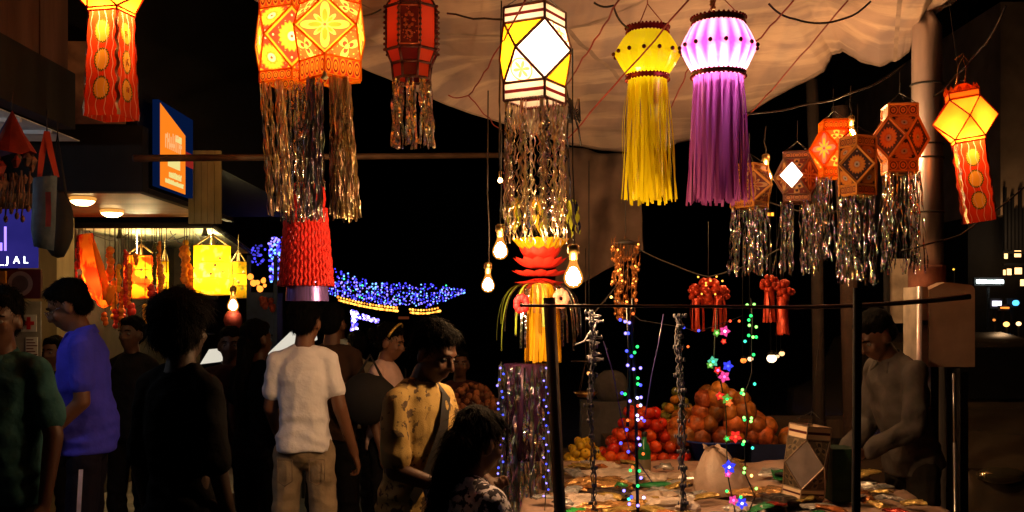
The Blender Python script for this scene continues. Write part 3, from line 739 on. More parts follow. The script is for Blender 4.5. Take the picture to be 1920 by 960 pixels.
# ---- big orange pair on the left
C3 = W(619, 61, 4.2)
L3, M3, B3, r3 = lantern('paper_lantern', 'lit orange lantern with a big eight petal flower on its front diamond', C3, S(57, 4.2), S(80, 4.2), S(53, 4.2), S(34, 4.2), S(37, 4.2), 0, (P_FLO_L, P_LEAF_L, P_BAND_L), FR_Y, fr=.0042, energy=3.8, lcol=(1, .68, .36))
zb = B3[0].z
foil_tail(L3, M3, [(-.062, -.05, zb), (-.055, .05, zb)], S(262, 4.2), FOILD, 24, .0065, .024, .0025, seed=3)
foil_tail(L3, M3, [(.062, -.05, zb), (.055, .05, zb), (.03, -.08, zb)], S(265, 4.2), FOILG, 26, .0065, .018, .003, seed=4, swing=.02)
m = MB(M3)
m.lathe(B3[0]+Vector((0, -.006, -.004)), [(.004, .012), (.008, .004), (.010, -.004), (.016, -.012), (.010, -.018), (.001, -.020)], 10); m.build('pendant', pbr('cream_tassel', (.8, .7, .35), .6), L3)
for i in range(4):                                                   # scalloped trim under the lower band
    a, c = B3[i], B3[(i+1) % 4]; m = MB(M3); pts = []; 
    for k in range(13): pts.append(a.lerp(c, k/12)+Vector((0, 0, .006*math.sin(k/12*PI))))
    m.strip([p-Vector((0, 0, .006)) for p in pts], [Vector((0, 0, .005))]*13); m.build('scallop_trim', FR_Y, L3)
C2 = W(538, 80, 4.5)
L2, M2, B2_, r2 = lantern('paper_lantern', 'lit orange lantern with yellow sunburst diamonds half hidden behind the flower lantern', C2, S(50, 4.55), S(71, 4.55), S(57, 4.55), S(38, 4.55), S(20, 4.55), math.radians(22), (P_SUN_L, P_SUN_L, P_BAND_L), FR_Y, fr=.0038, energy=3.6, lcol=(1, .68, .36))
zb = B2_[0].z
foil_tail(L2, M2, [(-.09, 0, zb), (-.04, -.06, zb)], S(245, 4.55), FOILG, 15, .007, .022, .004, seed=5, swing=.035, flare=1.0)
foil_tail(L2, M2, [(.03, -.02, zb), (0, .07, zb), (.07, 0, zb)], S(258, 4.55), FOIL, 11, .010, .022, .003, seed=6, swing=.02)
# ---- white centre lantern
C4 = W(1003, 104, 4.2)
DARKB = pbr('dark_red_beading', (.07, .012, .008), .4, .3)
L4, M4, B4, r4 = lantern('paper_lantern', 'brightest lantern with white front diamond and yellow corner triangles', C4, S(60, 4.2), S(75, 4.2), S(55, 4.2), S(30, 4.2), S(33, 4.2), math.radians(16), ([P_WHITE, P_YTRI], [P_WTRI, P_YTRI], P_WBAND), DARKB, fr=.0058, energy=8.5, lcol=(1, .80, .56), dual=[0, 1, 1, 1], tri=([0, 1, 1, 1], [1, 1, 1, 0]))
zb = B4[0].z
MBD = MB(M4); m = MBD
for p, q in [(B4[i], B4[(i+1) % 4]) for i in range(4)]:
    for k in range(14): c = p.lerp(q, k/14); m.ball(c+Vector((0, 0, .002)), .004, 6, 4)
n_ = 4
for i in range(4):
    th = -PI/2+(i+.5)*PI/2; K_ = Vector((S(75, 4.2)*math.cos(th), S(75, 4.2)*math.sin(th), 0))
    for A in (S(55, 4.2), -S(55, 4.2)):
        m = MB(M4)
        a = Vector((S(60, 4.2)*math.cos(th-PI/4), S(60, 4.2)*math.sin(th-PI/4), A))
        for k in range(16): m.ball((a.lerp(K_, k/16))*1.02, .0035, 5, 4)
        m.build('bead_edging', DARKB, L4)
MBD.build('bead_edging', DARKB, L4)
cs = []
for i in range(4):
    for t in (.12, .5, .88): cs.append(B4[i].lerp(B4[(i+1) % 4], t))
foil_tail(L4, M4, cs, S(270, 4.2), FOILG, 5, .0065, .013, .008, seed=8, lvar=.15, flare=1.0, fr=22)
foil_tail(L4, M4, cs[::3], S(255, 4.2), FOIL, 4, .010, .014, .010, seed=9, lvar=.2, flare=.95, fr=22)
# ---- lit orange film lanterns with three medallions (left edge top, and right)
MED_G = pbr('olive_print', (.10, .09, .02), .7)
def film():
    sp = E.nt.nodes.new('ShaderNodeSeparateXYZ'); E.nt.links.new(texc('UV'), sp.inputs[0]); u, v = E(sp.outputs[0]), E(sp.outputs[1])
    base = (.85, .035, .006)
    c = base
    col = mixc(noise_n(14, 3)*.5, base, (1, .10, .01))
    for i in range(3):
        y = (v-(.80-.27*i))*2.35; x = (u-.5)
        r = (x*x+y*y).pow(.5); t = E.atan2(y, x)
        col = mixc(r.lt((t*20.0).cos()*.012+.27), col, (.11, .09, .01))
        col = mixc(r.lt((t*20.0).cos()*.012+.225, .01), col, (1, .42, .03))
    for k in range(4):
        w_ = ((v*34.0+1.3*k).sin())*.025
        col = mixc((u-w_-(.14+.24*k)).abs().lt(.009, .008)*.8, col, (1, .6, .3))
    return col
P_FILM = paper('red_printed_film', film, .75, .12, gloss=.05)
MK = pbr('red_print_mark', (.40, .03, .01), .7)
def om_marks(root, M, q, r0, rb, z0, L):
    # small printed emblems on the front sheet: om, swastik and a pair of footprints
    m = MB(M @ q)
    for i in range(3):
        t = .20+.27*i; y = z0-L*t; rr = r0+(rb-r0)*t; x0 = 0; yo = -rr-.0015; s = .011
        def seg(a, c, w=.0014): m.tube([(x0+a[0]*s, yo, y+a[1]*s), (x0+c[0]*s, yo, y+c[1]*s)], w, 4)
        if i == 1:
            for k in range(4):
                cc, ss = [(1, 0), (0, 1), (-1, 0), (0, -1)][k]
                rot = lambda p: (p[0]*cc-p[1]*ss, p[0]*ss+p[1]*cc)
                seg((0, 0), rot((.9, 0))); seg(rot((.9, 0)), rot((1.0, -.8))); seg(rot((1.0, -.8)), rot((1.2, -.95)))
                dd = rot((.45, .45)); m.ball((x0+dd[0]*s, yo, y+dd[1]*s), .0014, 5, 4)
        elif i == 2:
            for sgn in (-1, 1):
                m.ball((x0+sgn*.45*s, yo, y), (.0035, .0012, .009), 8, 5)
                for t2 in range(4): m.ball((x0+(sgn*.45+(t2-1.5)*.16)*s, yo, y+s*(.98-.08*abs(t2-1.5))), .0011, 5, 4)
        else:
            seg((-.7, .6), (-.1, .75)); seg((-.1, .75), (-.2, .1)); seg((-.2, .1), (-.6, .05)); seg((-.2, .1), (-.05, -.7)); seg((-.05, -.7), (-.7, -.6)); seg((-.1, 0), (.4, .25)); seg((.4, .25), (.8, -.1)); seg((.8, -.1), (.5, -.5)); seg((.1, .8), (.7, .85)); m.ball((x0+.4*s, yo, y+1.15*s), .0014, 5, 4)
    m.build('printed_emblem', MK, root)
def film_lantern(label, C, r, Rm, hm, tail, rt, ang, tilt, energy, crown=False):
    root, M, B, _ = lantern('film_lantern', label, C, r, Rm, hm, hm*.35, hm*.18, ang, (P_ORANGE, P_ORANGE, P_ORANGE), pbr('red_tape', (.75, .06, .01), .6), fr=.0035, energy=energy, lcol=(1, .72, .4), tilt=tilt, lampoff=(0, 0, -hm*.7))
    zb = B[0].z
    # square tube of printed sheets
    for i in range(4):
        m = MB(M @ Matrix.Rotation(i*PI/2+PI/4, 4, 'Z')); s0, s1 = r*.66, rt*.70
        nx, nz = 6, 16; vs = []
        for a in range(nx+1):
            for b_ in range(nz+1):
                t = b_/nz; u = a/nx; s = s0+(s1-s0)*t
                vs.append(((u*2-1)*s, -s+.004*math.sin(u*5+t*7+i), zb-tail*t))
        fs = []; uv = []
        for a in range(nx):
            for b_ in range(nz):
                k = a*(nz+1)+b_; fs.append((k, k+1, k+nz+2, k+nz+1)); uv.append([(a/nx, 1-b_/nz), (a/nx, 1-(b_+1)/nz), ((a+1)/nx, 1-(b_+1)/nz), ((a+1)/nx, 1-b_/nz)])
        m.add(vs, fs, uv); m.build('printed_sheet', P_FILM, root)
    om_marks(root, M, Matrix.Rotation(PI/4, 4, 'Z'), r*.66, rt*.70, zb, tail)
    for i in range(4):
        m = MB(M @ Matrix.Rotation(i*PI/2, 4, 'Z')); pts = []; sd_ = []
        for k in range(30):
            t = k/29; s = (r*.66+(rt*.7-r*.66)*t)*1.41; pts.append(Vector((.004*math.sin(t*40), -s-.002, zb-tail*t))); sd_.append(Vector((1, .5*math.sin(t*22), 0)).normalized()*.006)
        m.strip(pts, sd_); m.build('foil_edging', FOILG, root)
    if crown:
        m = MB(M); zt = hm*1.35
        for k in range(12):
            a = 2*PI*k/12; m.lathe(Vector((r*.75*math.cos(a), r*.75*math.sin(a), zt)), [(.009, 0), (.010, .012), (.004, .022), (.0005, .034)], 6)
        m.ball((0, -.01, zt+.012), (r*.5, r*.5, r*.32), 12, 8)
        m.build('crown', P_ORANGE, root)
    return root
film_lantern('red film lantern with hanging printed sheets, cut off by the top edge', W(209, -14, 3.9), S(43, 3.9), S(76, 3.9), S(34, 3.9), S(196, 3.9), S(50, 3.9), math.radians(33), 0, 7)
film_lantern('small orange crowned film lantern hanging right of the steel lamp post', W(1810, 224, 4.7), S(37, 4.7), S(58, 4.7), S(37, 4.7), S(150, 4.7), S(36, 4.7), math.radians(30), math.radians(-8), 5.0, True)
# hook of the crowned lantern
m = MB(); m.tube([W(1793, 160, 4.7), W(1797, 125, 4.7), W(1805, 108, 4.7), W(1812, 128, 4.7), W(1808, 160, 4.7)], .003, 6); m.tube([W(1790, 112, 4.7), W(1805, 100, 4.7), W(1818, 118, 4.7)], .003, 6); tagp(m.build('wire_hook', MBRASS), 'bent brass wire hook above the crowned lantern', 'hook')

# ---- dark maroon eight-sided lantern
C5 = W(772, 60, 4.8)
b = thing('boxy_lantern', 'dark maroon eight sided lantern with bead chains and clear foil tail', 'lantern', C5)
MAR = paper('maroon_film', (.10, .006, .008), .35, .04, gloss=.05); REDF = paper('red_orange_film', (.62, .05, .015), .5, .08, gloss=.10)
MARK = pbr('maroon_card', (.05, .008, .008), .5); 
def oct_(r, z, a0=PI/8): return [Vector((r*math.cos(a0+i*PI/4), r*math.sin(a0+i*PI/4), z)) for i in range(8)]
prof = [(.075, S(75, 4.8)), (.118, S(42, 4.8)), (.118, -S(38, 4.8)), (.092, -S(62, 4.8)), (.085, -S(90, 4.8))]
rings = [oct_(r, z, -PI/2+PI/8) for r, z in prof]; M = Matrix.Translation(C5)
m = MB(M); f_ = MB(M); bd = MB(M)
for a, c in zip(rings[:-1], rings[1:]):
    for i in range(8):
        j = (i+1) % 8; m.add([a[i], a[j], c[j], c[i]], [(0, 1, 2, 3)], [[(0, 1), (1, 1), (1, 0), (0, 0)]], mi=i % 2)
        f_.tube([a[i], c[i]], .0065, 5)
for a in rings:
    for i in range(8): f_.tube([a[i], a[(i+1) % 8]], .007, 5)
for i in range(8):
    a, c = rings[1][i], rings[2][i]
    for k in range(9): q = a.lerp(c, k/8)*1.06; q.z = a.z+(c.z-a.z)*k/8; bd.lathe(q, [(.0055, -.006), (.0085, 0), (.0055, .006)], 8)
m.build('panel', [REDF, MAR], b, smooth=False); f_.build('frame', MARK, b); bd.build('bead_chain', DARKB, b)
m = MB(M)                                           # framed flower plaque on the front face
fw, fz = .043, (rings[1][0].z+rings[2][0].z)/2
yf = -.118*math.cos(PI/8)-.004
m.box((-fw, yf, fz-.085), (fw, yf+.003, fz+.085)); m.build('front_plaque', pbr('plaque_maroon', (.12, .012, .012), .4), b, smooth=False)
m = MB(M)
for s in (-1, 1): m.tube([(s*fw, yf-.002, fz-.085), (s*fw, yf-.002, fz+.085)], .004, 5); m.tube([(-fw, yf-.002, fz+s*.085), (fw, yf-.002, fz+s*.085)], .004, 5)
for k in range(26): m.ball((R.uniform(-.036, .036), yf-.003, fz+R.uniform(-.078, .078)), (.0035, .002, .0035), 6, 4)
for k in range(8): a = k*PI/4; m.ball((.018*math.cos(a), yf-.004, fz+.03*math.sin(a)+.02), (.008, .002, .008), 6, 4); m.ball((.012*math.cos(a+.3), yf-.004, fz+.015*math.sin(a)-.04), (.006, .002, .006), 6, 4)
m.build('plaque_trim', pbr('dark_copper', (.55, .16, .08), .3, .7), b)
cs = [rings[4][i].lerp(rings[4][(i+1) % 8], .5) for i in range(8)]
foil_tail(b, M, cs, S(125, 4.8), FOIL, 6, .012, .012, .004, seed=11, flare=1.05, lvar=.0, fr=10)
point_light('lamp', C5+Vector((0, .02, .02)), .8, (1, .45, .2), .02, b)
m = MB(M); m.tube([(0, 0, prof[0][1]), (0, 0, .5)], .002, 4); m.build('hanging_string', MWIRE, b)

# ---- pleated yellow and purple lanterns
MSEQ = pbr('dark_sequins', (.10, .025, .02), .2, .7)
def pleated(label, C, r, Rm, ht, hb, L, film_, frf, band, n, energy, lcol, flare, Lflare, u, seed):
    b = thing('pleated_lantern', label, 'lantern', C); M = Matrix.Translation(C); m = MB(M)
    k2 = n*2; rows = 10; vs = []
    for j in range(rows+1):
        t = j/rows; z = ht+(-hb-ht)*t
        env = math.sin(PI*min(1, max(0, t)))**.85; rr_ = r+(Rm-r)*env
        for i in range(k2):
            a = 2*PI*i/k2; q = rr_ if i % 2 == 0 else rr_-(Rm-r)*.32*env-.004
            if i % 2 == 0: q = r+(Rm-r)*max(0, 1-abs(t-.5)*2)**.8*1.0
            vs.append((q*math.cos(a), q*math.sin(a), z))
    fs = [(j*k2+i, j*k2+(i+1) % k2, (j+1)*k2+(i+1) % k2, (j+1)*k2+i) for j in range(rows) for i in range(k2)]
    m.add(vs, fs); m.build('pleated_body', film_, b, smooth=False)
    for z, h in ((ht, .022), (-hb, -.018)):
        m = MB(M); m.lathe((0, 0, z), [(r+.005, 0), (r+.006, h)], 40, cx=1)
        m2 = MB(M)
        for i in range(36):
            a = 2*PI*i/36; m2.ball((math.cos(a)*(r+.008), math.sin(a)*(r+.008), z+h), .0055, 6, 4)
            m2.ball((math.cos(a)*(r+.006), math.sin(a)*(r+.006), z), .0045, 5, 4)
        m = MB(M); m.lathe((0, 0, z), [(r+.005, 0), (r+.006, h*.5), (r+.005, h)], 40); m.f = m.f[:-2]; m.m = m.m[:-2]; m.uv = m.uv[:-2]
        o = m.build('band', band, b); m2.build('bead_trim', pbr('garnet_beads', (.22, .012, .01), .2, .4), o)
    for i in range(n):
        m = MB(M); a = 2*PI*i/n; m.lathe(Vector((math.cos(a)*(Rm+.001), math.sin(a)*(Rm+.001), (ht-hb)/2)), [(.001, -.009), (.007, -.006), (.009, 0), (.007, .006), (.001, .009)], 8)
        m.build('sequin', MSEQ, b)
    fringe(b, C+Vector((0, 0, -hb-.02)), r-.002, L, frf, int(n*3.4), .0125, flare, seed=seed, messy=Lflare)
    fringe(b, C+Vector((0, 0, -hb-.02)), r*.7, L*.98, frf, int(n*1.6), .0125, flare*.95, seed=seed+1, messy=Lflare)
    m = MB(M)
    for i in range(3):
        a = i*2.1; m.tube([(r*math.cos(a), r*math.sin(a), ht+.02), (0, 0, ht+.12)], .002, 4)
    m.tube([(0, 0, ht+.12), (0, 0, ht+.5)], .002, 4); m.build('hanging_string', MRED_WIRE, b)
    if energy: point_light('lamp', C+Vector((0, 0, -.045)), energy, lcol, .02, b)
    if energy > 3: m = MB(M); m.ball((0, 0, .0), (.024, .024, .032), 12, 8); m.build('inner_bulb', MINB, b)
    return b
YF = paper('yellow_cellophane', lambda: mixc(noise_n(10, 3), (1, .95, .01), (.95, .76, .01)), .5, .12, gloss=.07)

def pinkc():  # paler ridges and ends put the lamp's hot white into the colour
    sp = E.nt.nodes.new('ShaderNodeSeparateXYZ'); E.nt.links.new(texc(), sp.inputs[0]); x, y, z = [E(q) for q in sp.outputs]
    t = E.atan2(y, x); s = (t*16.0).cos()*.5+.5; zz = (z+.001).abs()*9.0
    f = (s*.75-.2+zz*.6).min(1.0).max(0.0)
    return mixc(f, (.62, .04, .30), (.95, .45, .62))
PF = paper('pink_cellophane', pinkc, .6, .12, gloss=.05); PFF = paper('purple_cellophane_strips', (.42, .10, .38), .55, .10, gloss=.06)
pleated('unlit yellow pleated lantern with dark sequins and straight yellow fringe', W(1214, 100, 4.4), S(37, 4.4), S(63, 4.4), S(38, 4.4), S(42, 4.4), S(232, 4.4), YF, YF, pbr('dark_red_band', (.2, .015, .01), .35, .3), 14, .9, (1, .85, .55), 1.2, .018, .0022, 20)  # weak light added inside to brighten the film; the lantern itself is unlit
PB = pleated('glowing pink and purple pleated lantern with long purple fringe', W(1347, 90, 4.2), S(47, 4.2), S(72, 4.2), S(45, 4.2), S(46, 4.2), S(240, 4.2), PF, PFF, pbr('dark_bronze_band', (.14, .05, .02), .3, .6), 16, 8.5, (1, .74, .76), 1.14, .008, .0021, 30)
m = MB(); C = W(1337, 10, 4.2)
for k in range(4):
    for j in range(4): m.lathe(C+Vector((R.uniform(-.008, .008), 0, .012*j-.01)), [(.002, -.008), (.008, 0), (.002, .008)], 8)
tagp(m.build('bell_cluster', MBRASS), 'small cluster of brass bells above the purple lantern', 'bells')

# ---- right hand group of card lanterns
GR = 'card lanterns strung beside the steel post'
def card(label, px, py, Y, r, Rm, hm, bt, bb, ang, mats, frame, tail, energy=0, fm=None, cnt=4, **kw):
    C = W(px, py, Y); ro, M, B, _ = lantern('card_lantern', label, C, S(r, Y), S(Rm, Y), S(hm, Y), S(bt, Y), S(bb, Y), math.radians(ang), mats, frame, fr=.0062, energy=energy, group=GR, hang=.10, **kw)
    cs = []
    for i in range(4): cs += [B[i].lerp(B[(i+1) % 4], .2), B[i].lerp(B[(i+1) % 4], .75)]
    foil_tail(ro, M, cs, S(tail, Y), fm or FOILR, cnt+2, .0075, .018, .004, seed=int(px), flare=1.15, lvar=.12, fr=14)
    return ro
card('dark card lantern with flower diamond beside a bare bulb, under the purple fringe', 1405, 350, 5.3, 34, 47, 29, 10, 10, 0, (P_FLO_D, P_LEAF_D, P_BAND_D), FR_DIM, 130, cnt=5)
# lantern with a bright white window
HOLE = emis('bulb_seen_through_paper', (1, .85, .75), 6)  # sheet emits by itself in place of a bulb behind it
r_ = card('dark card lantern with a brilliant white diamond window', 1495, 333, 5.2, 33, 43, 33, 12, 13, -62+90, (P_FLO_D, P_LEAF_D, P_BAND_D), FR_BR, 140, fm=FOILR)
M_ = Matrix.Translation(W(1495, 333, 5.2))
q = W(1484, 328, 5.2-.112); hw, hh = .052, .060
m = MB(); m.add([(q.x-hw, q.y+.01, q.z), (q.x, q.y-.012, q.z-hh), (q.x+hw, q.y-.004, q.z), (q.x, q.y-.012, q.z+hh)], [(0, 1, 2, 3)])
m.add([(q.x-hw, q.y+.014, q.z), (q.x, q.y-.008, q.z-hh), (q.x+hw, q.y, q.z), (q.x, q.y-.008, q.z+hh)], [(3, 2, 1, 0)])
m.build('glowing_window', HOLE, r_, smooth=False)
card('glowing orange card lantern with a violet printed left diamond', 1563, 281, 5.0, 31, 44, 35, 17, 16, 40, (paper('lit_card', pat_flower((.9, .12, .01), (.45, .22, .18), (1, .45, .03), (.25, .02, .05)), .5, .05), P_LEAF_L, P_BAND_L), FR_Y, 160, energy=1.1, lcol=(1, .6, .25))
card('unlit brown card lantern with an orange sun wheel, in front of the others', 1608, 312, 4.8, 32, 45, 36, 17, 18, -20, (P_SUN_D, P_SUN_D, P_BAND_D), FR_DIM, 170, cnt=4)
card('large brown card lantern with an orange sun wheel beside the steel post', 1687, 262, 5.05, 37, 53, 40, 22, 22, 38, (P_SUN_D, P_SUN_D, P_BAND_D), FR_DIM, 190, cnt=4)
# ---- red crepe lantern seen behind the orange pair
C6 = W(574, 372, 4.9)
b = thing('crepe_lantern', 'red crepe fringe lantern with a violet foil hem behind the foil tails', 'lantern', C6)
RCR = pbr('red_crepe', (.80, .025, .015), .65, var=.3, nscale=40, bump=.5, bscale=70)
m = MB(); m.lathe(C6, [(.05, .07), (.085, .05), (.09, 0), (.085, -.04)], 24); m.build('drum', RCR, b)
m = MB(); rr = random.Random(5)
for k in range(40):
    a = 2*PI*k/40; r0 = S(36, 4.9); r1 = S(49, 4.9); L = S(146, 4.9)
    pts = [C6+Vector((math.cos(a)*(r0+(r1-r0)*t)+.003*math.sin(t*(40+k*7%23)+k*k), math.sin(a)*(r0+(r1-r0)*t)+.003*math.cos(t*(45+k*5%19)+k*k), -.045-L*t)) for t in [i/40 for i in range(41)]]
    q0 = rr.uniform(0, 6); m.tube(pts, [.0085+.0012*math.sin(i*rr.uniform(1.2, 2.2)+q0) for i in range(41)], 5)
m.build('crepe_fringe', RCR, b)
m = MB(); zz = C6.z-.045-S(147, 4.9); m.lathe((C6.x+.005, C6.y, zz), [(S(38, 4.9), .03), (S(40, 4.9), -S(27, 4.9))], 30); m.f = m.f[:-2]; m.m = m.m[:-2]; m.uv = m.uv[:-2]
o = m.build('foil_hem', pbr('violet_foil', (.30, .18, .85), .3, .6, var=.7, nscale=14, stretch=(6, 6, .1)), b)
point_light('lamp', C6+Vector((.01, -.0, -.16)), .5, (1, .5, .35), .03, b)
m = MB(); m.tube([C6+Vector((0, 0, .07)), C6+Vector((0, 0, .5))], .002, 4); m.build('hanging_string', MWIRE, b)

# ---- lotus garland lantern under the white one
C7 = W(1013, 500, 4.9)
b = thing('lotus_lantern', 'tall decoration with yellow cup, red lotus and yellow fringe under the white lantern', 'lantern', C7)
YP = paper('yellow_paper_strips', (1, .55, .015), .4, .06, gloss=.04); RP = pbr('red_foam_petals', (.75, .035, .02), .5, var=.15)
m = MB(); n = 48; vs = []
for j in range(7):
    t = j/6; r = S(52-29*t, 4.9); z = W(0, 449+32*t, 4.9).z
    for i in range(n): a = 2*PI*i/n; q = r*(1+(.05 if i % 2 else -.03)*(1-t*.5)); vs.append((C7.x+q*math.cos(a), 4.9+q*math.sin(a), z+.004*(i % 2)*(1-t)))
m.add(vs, [(j*n+i, j*n+(i+1) % n, (j+1)*n+(i+1) % n, (j+1)*n+i) for j in range(6) for i in range(n)]); m.build('fluted_cup', YP, b, smooth=False)
for row, (py, n, ln, up) in enumerate(((499, 13, 53, 1.0), (505, 13, 56, .45), (513, 12, 54, -.1), (519, 11, 48, -.7))):
    for k in range(n):
        a = 2*PI*(k+.5*row)/n; m = MB(Matrix.Translation(W(1013, py, 4.9)) @ Matrix.Rotation(a, 4, 'Z') @ Matrix.Rotation(-up*.55, 4, 'Y'))
        L = S(ln, 4.9); vs = []
        for i in range(9):
            t = i/8; wd = .040*math.sin(PI*min(1, t*.85+.12))**.8*(1 if i < 8 else .05)
            for s in (-1, -.5, 0, .5, 1): vs.append((.02+L*.85*t, s*wd, .022*t*t-.012*(1-s*s)*math.sin(PI*t)))
        m.add(vs, [(i*5+j, i*5+j+1, (i+1)*5+j+1, (i+1)*5+j) for i in range(8) for j in range(4)]); o = m.build('lotus_petal', RP, b)
fringe(b, W(1017, 532, 4.9), S(30, 4.9), S(150, 4.9), YP, 40, .013, 1.12, seed=41, messy=.004, name='yellow_fringe')
fringe(b, W(1012, 534, 4.9), S(30, 4.9), S(55, 4.9), pbr('orange_slats', (.5, .2, .02), .6), 20, .012, 1.25, seed=42, messy=.004, name='inner_fringe')
GR_ = pbr('green_strips', (.22, .32, .03), .5); rr = random.Random(3)
m = MB()
for k in range(34):                                          # arching green and pale strips
    a = rr.uniform(0, 2*PI); r1 = S(rr.uniform(55, 92), 4.9); L = S(rr.uniform(60, 130), 4.9); c = W(1013, 533, 4.9)
    pts = []; sd_ = []
    for i in range(14):
        t = i/13; ra = .05+(r1-.05)*math.sin(t*PI/2)**.8; pts.append(c+Vector((math.cos(a)*ra, math.sin(a)*ra, .005-L*t**2.2))); sd_.append(Vector((-math.sin(a), math.cos(a), 0))*.006)
    m.mi = 0 if math.cos(a) < .2 and rr.random() < .6 else 1; m.strip(pts, sd_)
m.build('arching_strips', [GR_, FOIL], b)
cyl = pbr('dark_violet_film', (.045, .015, .05), .25, .3, var=.4)
m = MB(); m.lathe(W(985, 770, 4.9), [(S(40, 4.9), S(88, 4.9)), (S(42, 4.9), 0), (S(42, 4.9), -S(90, 4.9))], 28); m.build('lower_drum', cyl, b)
for rw, (px, r, mt, ln, sd0) in enumerate(((985, 48, FOILD, 290, 1), (985, 44, FOILR, 290, 2))):
    c0 = W(985, 686, 4.9); cs = [(S(r, 4.9)*math.cos(a), S(r, 4.9)*math.sin(a), 0) for a in [k*PI/5+.3*rw for k in range(10)]]
    foil_tail(b, Matrix.Translation(c0), cs, S(ln, 4.9), mt, 4, .012, .012, .006, seed=50+rw, flare=1.02, name='lower_tassel')
c = W(1013, 449, 4.9); m = MB(); m.tube([c, c+Vector((0, 0, .9))], .003, 4); m.build('hanging_string', MWIRE, b)
for px, py, rad, col_ in ((978, 570, 15, (.7, .02, .03)), (1052, 560, 15, (.75, .35, .25))):
    m = MB(); c = W(px, py, 4.72)
    for k in range(9): a = k*.7; m.ball(c+Vector((math.cos(a)*.022, 0, math.sin(a)*.028)), (.016, .012, .02), 6, 5)
    m.build('paper_rose', pbr('rose', col_, .6), b)
# yellow-green leaves and strips hanging above the cup
b = thing('foil_leaf_garland', 'yellow green and dark foil leaf garland above the yellow cup', 'garland', W(1020, 370, 4.95))
LG = pbr('lime_foil_leaf', (.38, .42, .02), .35, .2); DG = pbr('dark_blue_foil_leaf', (.02, .03, .08), .25, .6); YG = pbr('yellow_foil_strip', (.75, .42, .03), .35, .3)
m = MB(); rr = random.Random(12)
for k in range(46):
    px = rr.uniform(952, 1078); a = rr.uniform(0, 6.28); c = W(px, rr.uniform(365, 385), 4.95+.12*math.sin(a)); L = S(rr.uniform(50, 75), 4.95)
    m.mi = rr.choice([0, 1, 1, 2, 2]) if px < 1060 else rr.choice([0, 0, 1]); pts = []; sd_ = []
    for i in range(10): t = i/9; pts.append(c+Vector((.008*math.sin(t*9+k)+.02*t*(px-1015)/60, 0, -L*t))); sd_.append(Vector((math.cos(a+t), math.sin(a+t), 0))*(.010*math.sin(PI*min(1, t*.9+.08))+.001))
    m.strip(pts, sd_)
m.build('leaves', [LG, DG, YG], b)
m = MB(); c = W(1015, 375, 4.95); m.lathe(c, [(S(56, 4.95), 0), (S(60, 4.95), .006)], 24); m.f = m.f[:-2]; m.m = m.m[:-2]; m.uv = m.uv[:-2]; m.tube([c, c+Vector((0, 0, .5))], .002, 4)
for k in range(3): m.tube([c, c+Vector((math.cos(k*2.1)*S(56, 4.95), math.sin(k*2.1)*S(56, 4.95), 0))], .002, 4)
m.build('hoop', MWIRE, b)

# ---- bare bulbs
MFROST, nt, out = newmat('frosted_bulb_glass'); e = nt.nodes.new('ShaderNodeEmission'); e.inputs[0].default_value = (1, .36, .05, 1); e.inputs[1].default_value = 1.5
tp = nt.nodes.new('ShaderNodeBsdfTransparent'); mx = nt.nodes.new('ShaderNodeMixShader'); mx.inputs[0].default_value = .6; nt.links.new(e.outputs[0], mx.inputs[1]); nt.links.new(tp.outputs[0], mx.inputs[2]); nt.links.new(mx.outputs[0], out.inputs[0]); MFROST.cycles.emission_sampling = 'NONE'
def bulb(label, px, py, Y, rad, s=1, wire=1.0):
    c = W(px, py, Y); b = thing('light_bulb', label, 'bulb', c, 'bare bulbs over the stall')
    m = MB(); m.lathe(c, [(rad*p, rad*q) for p, q in ((.01, -1), (.5, -.87), (.87, -.5), (1, 0), (.92, .42), (.68, .95), (.45, 1.5), (.38, 1.9))], 20); m.build('glass', MFROST, b)
    m = MB(); m.lathe(c, [(rad*p*.74, rad*q*.74+rad*.02) for p, q in ((.01, -1), (.5, -.87), (.87, -.5), (1, 0), (.92, .42), (.68, .95), (.40, 1.4), (.01, 1.6))], 12)
    g = emis('bulb_glow', (1, .56, .24), s*3.0, True); m.build('filament_glow', g, b)
    m = MB(); m.lathe(c, [(rad*.42, rad*1.88), (rad*.44, rad*2.5), (rad*.6, rad*2.55), (rad*.6, rad*3.3), (rad*.35, rad*3.5)], 14); m.build('socket', MBRASS, b)
    if wire: m = MB(); m.tube(wobble([c+Vector((0, 0, rad*3.4)), c+Vector((.004, 0, rad*3.4+.15*wire)), c+Vector((-.004, 0, rad*3.4+.3*wire)), c+Vector((0, .05*wire, rad*3.4+.75*wire))], .01), .003, 5); m.build('flex', MWIRE, b)
    return b
bulb('largest bare bulb, right of the red lotus', 1075, 522, 4.0, .037, 520)
bulb('bare bulb left of the yellow cup', 938, 472, 4.3, .032, 400)
bulb('lowest bare bulb at the left of the lotus', 915, 536, 4.6, .029, 280)
bulb('tiny glowing bulb high on a red flex beside the foil tail', 938, 339, 4.6, .012, 60)
bulb('bare bulb behind the edge of the small card lantern', 1436, 334, 5.55, .036, 420, .2)
bulb('bare bulb peeping behind the glowing orange card lantern', 1596, 256, 5.35, .030, 480, .2)
bulb('round white bulb under the yellow drum lanterns', 437, 574, 7.9, .042, 30, .3)
